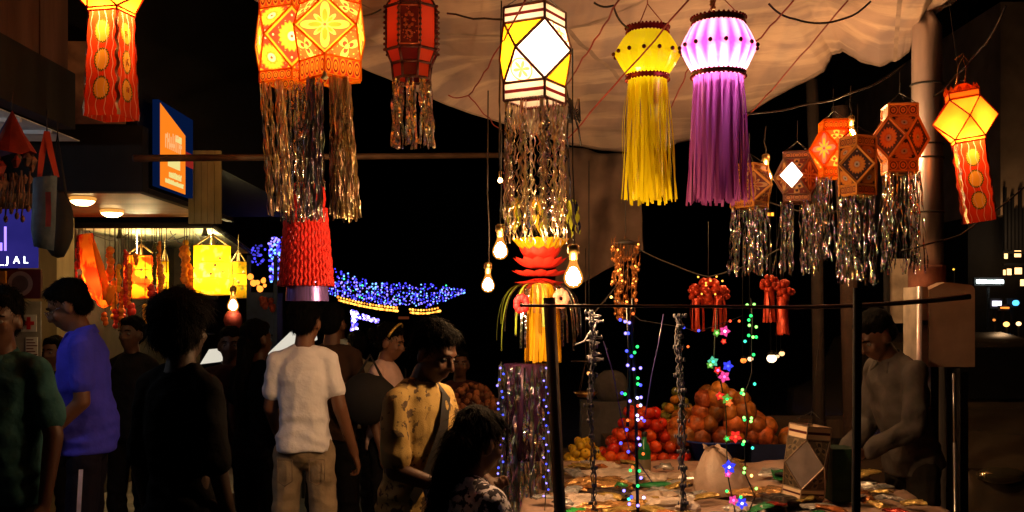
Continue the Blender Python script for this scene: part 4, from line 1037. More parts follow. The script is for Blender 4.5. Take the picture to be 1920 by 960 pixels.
# ================================================================ SHOP GOODS, LIGHT STRINGS, STALL
# yellow drum lanterns in the shop
YD = paper('yellow_drum_paper', lambda: mixc(noise_n(14, 4).lt(.40, .05)*.4, (1, .66, .012), (1, .85, .25)), .7, .1)
MCANE = pbr('ochre_cane', (.35, .18, .03), .6)
def drum(label, px, py, Y, wpx, hpx, mat, energy, lc, hexed=0):
    C = W(px, py, Y); b = thing('drum_lantern', label, 'lantern', C, 'drum lanterns in the lantern shop'); r = S(wpx/2, Y); h = S(hpx/2, Y)
    m = MB(); m.lathe(C, [(r*.98, -h), (r, -h*.33), (r, h*.33), (r*.98, h)], 6 if hexed else 28); m.f = m.f[:-2]; m.m = m.m[:-2]; m.uv = m.uv[:-2]
    m.build('shade', mat, b, smooth=not hexed)
    for z in (-h, -h*.33, h*.33, h):
        m = MB()
        for k in range(28): a, c = 2*PI*k/28, 2*PI*(k+1)/28; m.tube([C+Vector((r*1.01*math.cos(a), r*1.01*math.sin(a), z)), C+Vector((r*1.01*math.cos(c), r*1.01*math.sin(c), z))], .003, 4, caps=False)
        m.build('hoop', MCANE, b)
    m = MB(); top = C+Vector((0, 0, h+S(22, Y)))
    for k in range(4): a = k*PI/2+.4; m.tube([C+Vector((r*.9*math.cos(a), r*.9*math.sin(a), h)), top], .007, 5)
    m.tube([top, Vector((top.x, top.y, 2.27))], .003, 4); m.build('hanging_strap', pbr('cream_ribbon', (.7, .5, .2), .6), b)
    m = MB(); rr = random.Random(px)
    for k in range(5): a = -PI/2+rr.uniform(-1, 1); m.lathe(C+Vector((r*math.cos(a)*1.015, r*math.sin(a)*1.015, rr.uniform(-h, h)*.6)), [(.001, -.014), (.014, 0), (.001, .014)], 8)
    m.build('mirror_dot', pbr('pale_dots', (.9, .8, .5), .4), b)
    if energy: point_light('lamp', C, energy, lc, .03, b)
    return b
drum('large bright yellow drum lantern on cream straps in the shop', 398, 507, 8.3, 68, 92, YD, 14, (1, .72, .28))
drum('smaller yellow drum lantern right of the large yellow one', 447, 525, 8.9, 30, 68, paper('mustard_drum_paper', lambda: mixc(noise_n(14, 4).lt(.42, .05)*.8, (.9, .55, .02), (.25, .35, .03)), .6, .1), 1.6, (1, .75, .3))
OD = paper('orange_drum_paper', lambda: mixc(noise_n(11, 4).lt(.47, .04), (1, .32, .015), (.75, .05, .008)), .65, .12)
drum('orange drum lantern on cream straps over the heads of the shoppers', 265, 520, 8.4, 62, 80, OD, 12, (1, .6, .2))
drum('narrow yellow drum lantern behind the bead strings', 309, 520, 8.8, 14, 60, YD, 1.2, (1, .7, .3))
# long orange swags of fabric
SW = paper('orange_silk', lambda: mixc(noise_n(9, 5, stretch=(1, 1, .4)).lt(.5, .05), (.85, .03, .006), (1, .34, .03)), .5, .15)
SWY = paper('yellow_silk', lambda: mixc(noise_n(6, 3, stretch=(1, 1, .3)), (1, .55, .06), (1, .30, .03)), .5, .15)
for lb, pts, r, mt in (('long red orange windsock lantern hanging at the shop entrance', [(160, 440), (168, 480), (180, 530), (200, 575)], [.055, .075, .09, .045], SW),
                   ('pale yellow curved windsock lantern beside the red orange one', [(176, 455), (188, 500), (198, 540), (202, 565), (212, 535)], [.012, .028, .03, .035, .03], SWY)):
    b = thing('windsock_lantern', lb, 'lantern', W(*pts[0], 8.1)); m = MB()
    P_ = [W(a, c, 8.05 if mt is SWY else 8.25) for a, c in pts]; full = []; rs = []
    for i in range(len(P_)-1):
        for k in range(6): full.append(P_[i].lerp(P_[i+1], k/6)); rs.append((r[i]+(r[i+1]-r[i])*k/6)*(1+.08*math.sin(i*9+k*3)))
    full.append(P_[-1]); rs.append(r[-1]*.7); m.tube(full, rs, 12, caps=False); m.build('sleeve', mt, b)
    m = MB(); m.tube([P_[0], Vector((P_[0].x, P_[0].y, 2.27))], .003, 4); m.build('hanging_string', MWIRE, b)
    if mt is SW: point_light('lamp', W(185, 530, 8.25), 8, (1, .5, .2), .03, b)
# garlands of marigold and bead strings in the shop
MG = pbr('marigold', (.95, .22, .02), .7, var=.5, nscale=30); MR = pbr('red_bead', (.6, .03, .02), .4, var=.4, nscale=30); MY = pbr('yellow_marigold', (.85, .45, .03), .7); MDG = pbr('dark_leaf_garland', (.05, .06, .02), .6)
gl = [(215, 530, 70, MY, 'short yellow garland beside the windsock lantern', .026), (228, 545, 90, MG, 'orange garland left of the orange drum lantern', .026), (236, 470, 110, MR, 'red bead garland against the orange drum lantern', .018), (290, 460, 125, MDG, 'dark leaf garland between the orange and narrow yellow drums', .018), (299, 455, 140, MG, 'orange flower garland at the right of the orange drum', .018), (346, 468, 66, MG, 'short orange garland left of the large yellow drum', .034), (356, 500, 45, MG, 'thick orange flower bunch touching the large yellow drum', .034), (216, 585, 35, MR, 'small red lantern tassel over the blue shirted man', .03), (148, 445, 60, MR, 'dark red garland at the left of the shop entrance', .02), (293, 590, 60, MY, 'pale yellow bead string low behind the shoppers', .018), (246, 575, 60, MR, 'dark red tassel below the orange drum lantern', .035)]
_more = [(140, 470, 90, 'rust red garland at the left jamb of the lantern shop'), (155, 520, 60, 'orange garland low beside the windsock'), (206, 470, 60, 'red garland above the windsock tip'), (222, 500, 50, 'orange garland close by the windsock'), (231, 585, 40, 'short amber garland below the red beads'), (241, 500, 80, 'red orange garland hiding the left rim of the orange drum'), (255, 480, 22, 'small orange bunch on the straps of the orange drum'), (272, 575, 50, 'amber tassel below the middle of the orange drum'), (285, 540, 60, 'orange garland on the right rim of the orange drum'), (303, 500, 110, 'rust garland in front of the narrow yellow drum'), (312, 560, 50, 'amber garland below the narrow yellow drum'), (350, 455, 40, 'small rust garland left of the yellow drum straps'), (362, 545, 30, 'small amber garland under the thick orange bunch'), (197, 590, 24, 'amber tassel under the windsock lantern')]
for q_, (a_, b_, c_, d_) in enumerate(_more): gl.append((a_, b_, c_, [MR, MG, MG, MY][q_ % 4], d_, .022+.006*(q_ % 3)))
for i, (px, py, L, mt, lb, r) in enumerate(gl):
    Y = 8.28-.03*(i % 3); m = MB(); c = W(px, py, Y); n = max(3, int(S(L, Y)/(r*1.1))); rr = random.Random(i)
    m.mi = 1; m.tube([c-Vector((0, 0, S(L, Y))), Vector((c.x, c.y, 2.27))], .003, 4); m.mi = 0
    for k in range(n):
        q = c-Vector((rr.uniform(-.3, .3)*r, rr.uniform(-.3, .3)*r, S(L, Y)*k/n)); m.ball(q, r*rr.uniform(.7, 1.1), 7, 5, jit=.15)
    tagp(m.build('garland', [mt, MWIRE]), lb, 'garland', 'garlands hanging in the lantern shop')
# dark things under the shop front: small round red lantern, white lamp reflector
m = MB(); c = W(437, 600, 8.0); m.ball(c, (.07, .07, .08), 14, 10); tagp(m.build('round_lantern', pbr('dark_red_paper', (.20, .03, .025), .6)), 'dim dark red round lantern below the white bulb', 'lantern')
# pale paper awning tips between heads, the light on them put in as emission
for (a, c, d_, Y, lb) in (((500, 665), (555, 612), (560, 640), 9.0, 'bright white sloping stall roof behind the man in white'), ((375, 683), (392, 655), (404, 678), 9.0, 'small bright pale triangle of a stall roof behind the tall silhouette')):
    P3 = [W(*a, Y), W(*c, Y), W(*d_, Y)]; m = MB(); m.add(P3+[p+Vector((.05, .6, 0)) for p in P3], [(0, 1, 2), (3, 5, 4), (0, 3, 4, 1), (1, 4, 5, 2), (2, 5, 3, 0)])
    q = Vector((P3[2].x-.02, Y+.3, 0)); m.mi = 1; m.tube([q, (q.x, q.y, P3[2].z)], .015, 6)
    tagp(m.build('stall_roof', [emis('glowing_white_sheet', (.95, .88, .72), .75), MBLK], smooth=False), lb, 'stall roof')

# ---- hanging bags and kites of the near shop
def cloth_cone(label, ap, base, Y, mats, n=14):
    A = W(*ap, Y); m = MB(); L, Rr = W(*base[0], Y), W(*base[1], Y); c = (L+Rr)/2; r = (Rr-L).length/2
    for i in range(n):
        a, b_ = 2*PI*i/n, 2*PI*(i+1)/n
        pa = c+Vector((math.cos(a)*r, math.sin(a)*r*.6, .01*math.sin(i*2))); pb = c+Vector((math.cos(b_)*r, math.sin(b_)*r*.6, .01*math.sin(i*2+2)))
        ma = (A+pa)/2-Vector((0, 0, .012)); mb_ = (A+pb)/2-Vector((0, 0, .012))
        m.mi = (i*len(mats)//n) % len(mats); m.add([A, ma, mb_], [(0, 1, 2)]); m.add([ma, pa, pb, mb_], [(0, 1, 2, 3)])
    return m
NV = pbr('navy_cloth', (.03, .02, .12), .8); RD = pbr('red_cloth', (.25, .03, .02), .8, var=.4); BRN = pbr('patchwork', (.13, .06, .035), .8, var=.7, nscale=30); ORC = pbr('coral_strap', (.80, .09, .035), .7, var=.1); DEN = pbr('denim', (.07, .10, .14), .8, var=.35, bump=.3)
b = thing('puppet_mobile', 'navy and red cloth umbrella mobile with dangling patchwork toys', 'mobile', W(22, 205, 4.35))
cloth_cone('', (23, 206), ((-30, 290), (68, 287)), 4.35, [RD, NV, NV, RD, RD]).build('canopy', [RD, NV, NV, RD, RD], b)
m = MB(); rr = random.Random(4)
for k in range(26):
    px = rr.uniform(-25, 62); py = rr.uniform(290, 345); q = W(px, py, 4.35+rr.uniform(-.1, .1)); m.mi = rr.choice([0, 1, 1, 2]); s = rr.uniform(.015, .03)
    m = MB(); m.lathe(q, [(.001, s), (s*.8, 0), (s*.3, -s*1.3)], 5); m.build('patch_toy', rr.choice([RD, BRN, BRN]), b, smooth=False)
m = MB()
for k in range(16):
    px = -22+k*5.3; q = W(px, 330+10*math.sin(k*2), 4.35+.06*math.sin(k)); m.tube(wobble([q, q-Vector((0, 0, .06)), q-Vector((.01, 0, .12+.03*math.sin(k*3)))], .01, 30), .004, 4); m.ball(q-Vector((.01, 0, .13+.03*math.sin(k*3))), (.010, .008, .016), 6, 4)
m.build('tassel', BRN, b)
m = MB(); a = W(23, 206, 4.35); m.tube([a, (a.x, a.y, 2.51)], .003, 4); m.build('hanging_string', MWIRE, b)
b = thing('cloth_bag', 'blue denim shoulder bag with coral red strap hanging from the shop front', 'bag', W(85, 340, 4.75))
A = W(88, 246, 4.75)
m = MB(); 
for e in ((74, 333), (107, 332)): m.strip([A, A.lerp(W(*e, 4.75), .5)+Vector((0, -.01, 0)), W(*e, 4.75)], [Vector((.011, .004, 0)), Vector((.013, .004, 0)), Vector((.011, 0, 0))])
m.build('strap', ORC, b)
m = MB(); prf = [(63, 335, 108, 330), (60, 380, 106, 370), (58, 430, 104, 430), (64, 462, 100, 470)]
vs = []
for (xl, yl, xr, yr) in prf:
    l, r_ = W(xl, yl, 4.75), W(xr, yr, 4.75)
    for i in range(12): t = i/12*2*PI; u = (1-math.cos(t))/2; p = l.lerp(r_, u); p.y += .035*math.sin(t)+.01*noise.noise(p*14); vs.append(p)
m.add(vs, [(j*12+i, j*12+(i+1) % 12, (j+1)*12+(i+1) % 12, (j+1)*12+i) for j in range(3) for i in range(12)]+[tuple(range(36, 48))])
m.build('pouch', DEN, b)
m = MB(); m.strip([W(90, 360, 4.69), W(91, 400, 4.69), W(90, 425, 4.69)], [Vector((.012, 0, 0))]*3); m.build('red_flap', RD, b)
m = MB(); m.tube([A, (A.x, A.y, 2.51)], .003, 4); m.build('hanging_string', MWIRE, b)
b = thing('cloth_bag', 'black sling bag hanging behind the denim one', 'bag', W(110, 430, 5.0))
m = MB(); c = W(108, 420, 5.0); m.ball(c, (.075, .05, .16), 12, 8, jit=.05); m.tube([c+Vector((-.04, 0, .12)), c+Vector((0, 0, .42)), c+Vector((.04, 0, .12))], .008, 5); m.build('pouch', MBLACKW, b)
m = MB(); m.tube([c+Vector((0, 0, .41)), (c.x, c.y, 2.51)], .003, 4); m.build('hanging_string', MWIRE, b)

# ---- blue light canopy far away
BL = emis('blue_led', (.06, .05, 1), 2.0); BL2 = emis('violet_led', (.25, .18, 1), 3); BLC = emis('cyan_led', (.15, .40, 1), 3); BLG = emis('green_led_far', (.05, .8, .3), 3)
YL = emis('amber_led', (1, .45, .06), 3.0)
def led_mesh(pts, r, mats, wts, name, parent, rr, each=100):
    big = sorted(pts, key=lambda p: p.y)
    for p in big[:each]:
        m = MB(); m.mi = 0; m.ball(p, r*rr.uniform(.7, 1.25), 6, 4); m.build(name, rr.choices(mats, wts)[0], parent)
    if len(big) > each:
        m = MB()
        for p in big[each:]: m.mi = rr.choices(range(len(mats)), wts)[0]; m.ball(p, r*rr.uniform(.6, 1.2), 5, 4)
        o = m.build(name+'_mass', mats, parent); o['kind'] = 'stuff'; return o
b = thing('light_canopy', 'swag of dense blue and violet fairy lights across the street', 'string lights', W(740, 540, 16))
rr = random.Random(21); pts = []; strands = []
def cano(u, v):       # u along, v across (0 upper, 1 lower)
    xt = 612+258*u; top = 497+ (548-497)*u**.7+6*math.sin(u*5); bot = 548+26*math.sin(u*PI*.75)+ (548-556)*u**3
    if u > .72: bot = 575-(u-.72)/.28*26
    return (xt, top+(bot-top)*v, 15.5-2.2*(1-v)+1.2*u)
for s_ in range(17):
    v = s_/16; line = []
    for k in range(46):
        u = k/45; x, y, Y = cano(u, v); p = W(x+rr.uniform(-2, 2), y+rr.uniform(-2.5, 2.5), Y); line.append(p)
        if rr.random() < (.45+.5*v): pts.append(p)
    strands.append(line)
m = MB()
for l in strands: m.tube(l[::3], .004, 3)
m.build('cable', MWIRE, b); led_mesh(pts, .0125, [BL, BL2, BLC, BLG], [52, 27, 17, 3], 'led', b, rr)
b = thing('amber_light_swag', 'two amber rows of fairy lights edging the blue canopy from below', 'string lights', W(740, 580, 15))
pts = []; 
for (xa, ya, xb, yb, sg, n) in ((636, 563, 745, 583, 3, 60), (770, 586, 825, 583, 3, 32)):
    line = [W(xa+(xb-xa)*k/n, ya+(yb-ya)*k/n+sg*math.sin(k/n*PI), 15) for k in range(n+1)]; m = MB(); m.tube(line[::4], .006, 3); m.build('cable', MWIRE, b)
    for k, p in enumerate(line):
        pts.append(p)
        if k % 3 == 0: pts.append(p-Vector((0, .1, -.045)))
led_mesh(pts, .016, [YL, emis('orange_led', (1, .28, .03), 2)], [70, 30], 'led', b, rr, 95)
b = thing('light_arch', 'violet white lit angle shaped arch beyond the woman', 'illumination', W(665, 625, 17))
pts = []
for k in range(130):
    if k < 60: pts.append(W(664+rr.uniform(-5, 6), 583+rr.random()*40, 17))
    else: t = rr.random(); pts.append(W(668+t*44, 590+t*14+rr.uniform(-5, 5)*(1-.4*t), 17+t))
led_mesh(pts, .022, [BL2, emis('white_violet_led', (.65, .6, 1), 5), BL], [50, 30, 20], 'led', b, rr)
m = MB(); m.tube([W(664, 583, 17.03), (W(664, 0, 17).x, 17.03, 0)], .03, 6); m.tube([W(664, 592, 17.03), W(712, 605, 18.03)], .02, 6); m.build('frame', MBLACKW, b)
b = thing('light_curtain', 'tall column of blue fairy lights left of the red crepe lantern', 'string lights', W(515, 490, 13))
pts = []
m = MB()
for s_ in range(6):
    x = 504+s_*5; m.tube([W(x, 445, 13), W(x+4, 530, 13)], .004, 3)
    for k in range(24):
        if rr.random() < .75: pts.append(W(x+4*k/24+rr.uniform(-2, 2), 447+k*3.5+rr.uniform(-1.5, 1.5), 13))
m.build('cable', MWIRE, b); led_mesh(pts, .016, [BL, BL2, BLC], [45, 30, 25], 'led', b, rr)
b = thing('light_curtain', 'faint sparse blue fairy lights further left of the tall blue column', 'string lights', W(480, 490, 15))
pts = [W(470+rr.random()*28, 460+rr.random()*38, 15) for k in range(34)]
m = MB(); 
for x in (472, 480, 495): m.tube([W(x, 450, 15), W(x, 500, 15)], .004, 3)
m.build('cable', MWIRE, b); led_mesh(pts, .016, [BL, emis('dim_blue_led', (.05, .04, .5), 1.2)], [40, 60], 'led', b, rr)
b = thing('market_stall', 'far stall with small orange lamps and red cloth beyond the shop', 'stall', (W(490, 0, 12).x, 12.2, 0))
m = MB()
for k in range(9): c = W(rr.uniform(466, 505), rr.uniform(518, 545), 12); m.ball(c, .03*rr.uniform(.6, 1.3), 7, 5)
m.build('lamp', emis('orange_stall_lamp', (1, .28, .03), 2.2), b)
m = MB(); a = W(462, 545, 12); m.box((a.x, 12, a.z-.7), (a.x+.3, 12.5, a.z-.02)); m.box((a.x, 12.02, 0), (a.x+.04, 12.06, a.z+.4)); m.box((a.x+.3, 12.02, 0), (a.x+.34, 12.06, a.z+.4)); m.build('counter', pbr('blue_tarp', (.03, .05, .12), .7), b, smooth=False)
m = MB()
for k in range(12): c = W(rr.uniform(490, 515), rr.uniform(560, 590), 12); m.ball(c, .035, 6, 4)
m.build('goods', pbr('red_goods', (.3, .04, .02), .6), b)

# ---- bead tower, LED strings
AMB = pbr('amber_beads', (.42, .15, .04), .2, .5)
b = thing('bead_mobile', 'brown beaded mobile glinting amber under the canvas', 'mobile', W(1172, 455, 4.8)); rr = random.Random(33)
m = MB(); ld = MB()
for k in range(95):
    t = rr.random(); px = 1173+rr.uniform(-1, 1)*(26 if t < .6 else 20); py = 462+t*135; c = W(px, py, 4.8+rr.uniform(-.06, .06)); s = rr.uniform(.006, .013)
    m.lathe(c, [(.001, s), (s, s*.2), (s*.7, -s*.6), (.001, -s*1.2)], 6)
    m.tube([c+Vector((0, 0, s)), c+Vector((rr.uniform(-.01, .01), 0, .05))], .0015, 3)
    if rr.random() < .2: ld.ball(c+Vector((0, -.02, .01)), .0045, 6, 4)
for k in range(6): x = 1155+k*7; m.tube(wobble([W(x, 458, 4.8), W(x+2, 520, 4.8), W(x, 600, 4.8)], .02), .002, 3)
m.build('bead_strand', AMB, b); ld.build('led', emis('amber_glint', (1, .35, .05), 5), b)  # amber glints on the beads put in as small glowing balls
c = W(1173, 458, 4.8); m = MB(); m.lathe(c, [(.05, 0), (.055, .006), (.02, .02), (.002, .03)], 14); m.tube([c, c+Vector((0, 0, .6))], .002, 4); m.build('hanger', MWIRE, b)

LEDC = {'b': emis('led_blue', (.06, .08, 1), 3), 'v': emis('led_violet', (.26, .20, 1), 3.6), 'g': emis('led_green', (.03, 1, .16), 2.4), 'r': emis('led_red', (1, .08, .03), 2.4), 'w': emis('led_white', (.60, .58, 1), 4), 'p': emis('led_pink', (1, .12, .45), 3), 'o': emis('led_orange', (1, .16, .03), 1.8), 'a': emis('led_amber', (1, .55, .12), 5), 'y': emis('led_yellowgreen', (.32, 1, .16), 2.8), 't': emis('led_teal', (.05, .9, .5), 2.4)}
def led_string(label, Y, pts, cable, group='fairy light strings over the stall', rc=.004, r=.0055):
    b = thing('fairy_light_string', label, 'string lights', W(pts[0][0], pts[0][1], Y), group)
    m = MB()
    for c in cable: m.tube(wobble([W(x, y, Y+.01) for x, y in c], .008, 20), rc, 5)
    m.build('cable', MBLK, b)
    for (x, y, c) in pts:
        q = W(x, y, Y-.01+rr.uniform(-.01, .01)); m = MB(); m.ball(q, r, 8, 6); o = m.build('led', LEDC[c], b)
    return b
pts = [(1163, 600, 'b'), (1172, 603, 'v'), (1180, 605, 'v'), (1193, 563, 'o'), (1187, 588, 'o'), (1178, 625, 'b'), (1173, 625, 'v'), (1195, 650, 'g'), (1190, 661, 'g'), (1175, 658, 'b'), (1184, 668, 'b'), (1177, 685, 'v'), (1188, 692, 'v'), (1201, 690, 'v'), (1196, 709, 'g'), (1196, 720, 'g'), (1201, 722, 'b'), (1166, 737, 'b'), (1172, 739, 'g'), (1181, 752, 'v'), (1195, 746, 'w'), (1202, 745, 'v'), (1201, 760, 'w'), (1196, 761, 'r'), (1195, 779, 'w'), (1203, 784, 'v'), (1196, 787, 'w'), (1208, 789, 'b'), (1177, 788, 'o'), (1175, 806, 'b'), (1197, 822, 'v'), (1200, 834, 'v'), (1164, 831, 'b'), (1178, 847, 'b'), (1206, 851, 'o'), (1182, 882, 'g'), (1186, 876, 'o'), (1199, 883, 'g'), (1202, 896, 'v'), (1196, 911, 'g'), (1170, 920, 'v'), (1207, 933, 'w'), (1179, 936, 't'), (1184, 932, 'b'), (1196, 948, 'v'), (1180, 945, 'v')]
led_string('black cord with many blue and violet and a few green LEDs, below the bead mobile', 3.75, pts, [[(1188, 560), (1186, 640), (1190, 720), (1192, 800), (1195, 880), (1196, 975)], [(1176, 575), (1180, 650), (1178, 730), (1176, 800)]], rc=.006)
pts = [(1414, 571, 'y'), (1401, 572, 'y'), (1408, 592, 'g'), (1418, 613, 'y'), (1405, 610, 'y'), (1404, 629, 'g'), (1412, 632, 'y'), (1418, 632, 'g'), (1415, 720, 't'), (1392, 731, 'y'), (1394, 739, 'y'), (1390, 737, 'g'), (1395, 783, 'y'), (1409, 784, 'y'), (1408, 790, 'y'), (1396, 787, 'g'), (1395, 828, 'y'), (1393, 833, 'g'), (1411, 840, 't'), (1396, 878, 'y'), (1395, 886, 'y'), (1409, 892, 'a'), (1418, 916, 'y'), (1363, 921, 'g'), (1389, 932, 'g'), (1404, 600, 'g'), (1397, 640, 't'), (1413, 665, 'g')]
led_string('cord of small yellow green LEDs right of the flower lights', 3.8, pts, [[(1408, 560), (1410, 600), (1412, 640), (1408, 700), (1396, 740), (1402, 790), (1396, 840), (1400, 890), (1415, 930), (1400, 970)]], rc=.0025)
def flower_led(label, Y, fl, cable):
    b = thing('flower_light_string', label, 'string lights', W(fl[0][0], fl[0][1], Y), 'fairy light strings over the stall'); m = MB()
    m.tube(wobble([W(x, y, Y+.01) for x, y in cable], .004, 20), .0025, 5); m.build('cable', pbr('green_flex', (.05, .09, .05), .5), b)
    for i, (x, y, r, c1, c2) in enumerate(fl):
        q = W(x, y, Y-.005); m = MB(); s = S(r, Y); n = 5
        for k in range(n):
            a = 2*PI*k/n+i; d = Vector((math.cos(a), 0, math.sin(a))); t_ = Vector((-math.sin(a), 0, math.cos(a)))
            m.add([q+Vector((0, -.002, 0)), q+d*s*.55-t_*s*.35+Vector((0, -.006, 0)), q+d*s+Vector((0, -.010, 0)), q+d*s*.55+t_*s*.35+Vector((0, -.006, 0)), q+d*s*.5+Vector((0, .006, 0))], [(0, 1, 2, 3), (0, 3, 4), (0, 4, 1), (1, 4, 2), (2, 4, 3)])
        f = m.build('flower_shade', paper('silicone_'+c1, {'p': (1, .12, .5), 'g': (.2, .6, .1), 't': (.15, .7, .5), 'b': (.12, .12, 1), 'r': (1, .05, .03), 'o': (1, .25, .05)}[c1], .5, .15), b, smooth=False)
        f.data.materials[0] = D.materials.get('petal_'+c1) or emis('petal_'+c1, {'p': (1, .07, .33), 'g': (.12, .35, .04), 't': (.1, .6, .35), 'b': (.05, .06, 1), 'r': (.9, .03, .02), 'o': (1, .16, .03)}[c1], 1.1)
        m = MB(); m.ball(q+Vector((0, -.012, 0)), .005, 6, 4); m.build('led', LEDC[c2], f)
flower_led('string of glowing star flowers in pink, green, blue and red', 3.7, [(1358, 621, 11, 'p', 'w'), (1343, 624, 8, 'g', 'y'), (1356, 640, 6, 'r', 'r'), (1336, 678, 11, 't', 't'), (1331, 684, 8, 'g', 'y'), (1364, 686, 11, 'b', 'b'), (1345, 694, 8, 'r', 'p'), (1357, 706, 12, 'p', 'p'), (1349, 742, 9, 'r', 'o'), (1362, 748, 11, 'g', 'g'), (1366, 755, 8, 'o', 'o'), (1378, 818, 13, 'r', 'r'), (1362, 822, 7, 'g', 'g'), (1366, 875, 14, 'b', 'w'), (1364, 888, 8, 'p', 'p'), (1374, 937, 10, 'p', 'p'), (1390, 943, 12, 'b', 'w')], [(1345, 575), (1340, 640), (1338, 690), (1352, 720), (1360, 760), (1362, 800), (1362, 850), (1366, 900), (1380, 970)])
pts = [(1282, 614, 'b'), (1310, 620, 'b'), (1277, 655, 'o'), (1290, 650, 'o'), (1369, 602, 'r'), (1386, 602, 'o'), (1395, 678, 'o'), (1146, 557, 'a')]
led_string('sparse string of single blue and orange lights just under the rail', 4.3, pts, [[(1146, 557), (1200, 600), (1282, 614), (1310, 620), (1369, 602), (1395, 590)]], rc=.0015)
# bundles of unlit light strings
CLR = pbr('clear_bulb_plastic', (.5, .48, .55), .15, .1)
GYC = pbr('pale_grey_flex', (.20, .19, .23), .5)
def bundle(label, Y, pth, wob, n, seed):
    b = thing('light_string_bundle', label, 'string lights', W(*pth[0], Y)); r2 = random.Random(seed); m = MB(); q = m
    for s_ in range(n):
        pts = []
        for i in range(len(pth)-1):
            for k in range(7):
                t = k/7; x = pth[i][0]+(pth[i+1][0]-pth[i][0])*t; y = pth[i][1]+(pth[i+1][1]-pth[i][1])*t
                pts.append(W(x+r2.uniform(-wob, wob), y, Y+r2.uniform(-.01, .01)))
        m.tube(pts, .0022, 4)
        for p in pts[::2]: q.lathe(p+Vector((r2.uniform(-.012, .012), -.01, 0)), [(.001, .008), (.0035, .003), (.003, -.006), (.001, -.008)], 6)
    m.build('cable', GYC, b)
bundle('grey bundle of unlit light strings left of the LED cord', 3.9, [(1108, 585), (1112, 660), (1106, 760), (1112, 860), (1115, 975)], 6, 6, 1)
bundle('thick grey bundle of unlit light strings in the middle of the stall', 3.9, [(1274, 592), (1272, 660), (1280, 760), (1278, 860), (1284, 975)], 8, 9, 2)
b = thing('light_string_bundle', 'loosely knotted grey light string near the stall post', 'string lights', W(1115, 600, 4.0)); m = MB(); q = m; r2 = random.Random(9)
pts = [W(1115+18*math.sin(k*1.3)*(.5+.5*math.sin(k*.37)), 590+k*2.1, 4.0+.02*math.sin(k)) for k in range(45)]; m.tube(pts, .003, 4)
m.tube([W(1078, 647, 4), W(1095, 640, 4), W(1108, 620, 4)], .003, 4)
for p in pts[::2]: q.lathe(p, [(.001, .008), (.0035, 0), (.001, -.008)], 6)
m.build('cable', GYC, b)
for lb, pth in (('thin translucent flex slanting down to the apples', [(1130, 640), (1150, 700), (1163, 780), (1180, 840), (1225, 905)]), ('thin wire slanting from the rail to the LED cord', [(1245, 588), (1235, 650), (1225, 700), (1210, 780)])):
    m = MB(); m.tube(wobble([W(x, y, 3.85) for x, y in pth], .006), .002, 5); tagp(m.build('flex', pbr('violet_flex', (.18, .14, .5), .3)), lb, 'wire')
pts = [(938+6*math.sin(k*1.7), 690+k*11, 'b' if k % 3 else 'v') for k in range(25)]  # added glowing dots stand in for blue reflections on the tinsel
led_string('added row of blue violet glow dots for the reflections on the left of the lower tinsel column', 4.45, pts, [[(940, 680), (934, 760), (944, 850), (938, 970)]], rc=.002, r=.0045)
pts = [(1024+5*math.sin(k*2.1), 690+k*12, 'b' if k % 2 else 'v') for k in range(21)]  # same added dots for the reflections on the right side
led_string('added row of blue violet glow dots for the reflections on the right of the lower tinsel column', 4.45, pts, [[(1026, 680), (1020, 760), (1028, 850), (1022, 970)]], rc=.002, r=.004)
# ---- red paper flower lanterns
RF = pbr('red_foil_flower', (.65, .06, .02), .35, .35, var=.4, nscale=30)
for (px, py, s, lb, Y) in ((1328, 545, 1.25, 'big red flower tassel hanging below the purple fringe', 5.4), (1443, 532, .8, 'left one of two small red flower tassels', 5.0), (1468, 545, .95, 'right one of two small red flower tassels', 5.0)):
    C = W(px, py, Y); b = thing('flower_tassel', lb, 'tassel', C, 'red flower tassels'); r2 = random.Random(px)
    m = MB()
    for k in range(26):
        a = r2.uniform(0, 2*PI); e = r2.uniform(-1, 1); rr_ = .040*s; c = C+Vector((math.cos(a)*math.sqrt(1-e*e)*rr_*1.1, math.sin(a)*math.sqrt(1-e*e)*rr_, e*rr_*1.1))
        m.ball(c, (.017*s, .014*s, .017*s), 6, 4, jit=.2)
    m.build('flower_head', RF, b)
    if s > 1: 
        for sx in (-.07, .075):
            m = MB()
            for k in range(14): m.ball(C+Vector((sx+r2.uniform(-.02, .02), r2.uniform(-.02, .02), r2.uniform(-.04, .02))), .018, 6, 4, jit=.2)
            m.build('side_flower', RF, b)
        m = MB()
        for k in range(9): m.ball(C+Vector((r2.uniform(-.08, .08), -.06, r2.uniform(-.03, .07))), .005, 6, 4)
        m.build('led', emis('gold_glint', (1, .4, .05), 3), b)  # golden glints on the foil put in as tiny glowing balls
        for sx in (-.055, .055): fringe(b, C+Vector((sx, 0, -.04)), .028, .17, RF, 12, .012, 1.2, seed=int(px+sx*100), messy=.008)
    else: fringe(b, C+Vector((0, 0, -.03)), .028*s, .19*s, RF, 16, .012, 1.1, seed=px, messy=.006)
    m = MB(); m.tube([C, C+Vector((0, 0, .35))], .0018, 4); m.build('hanging_string', MWIRE, b)
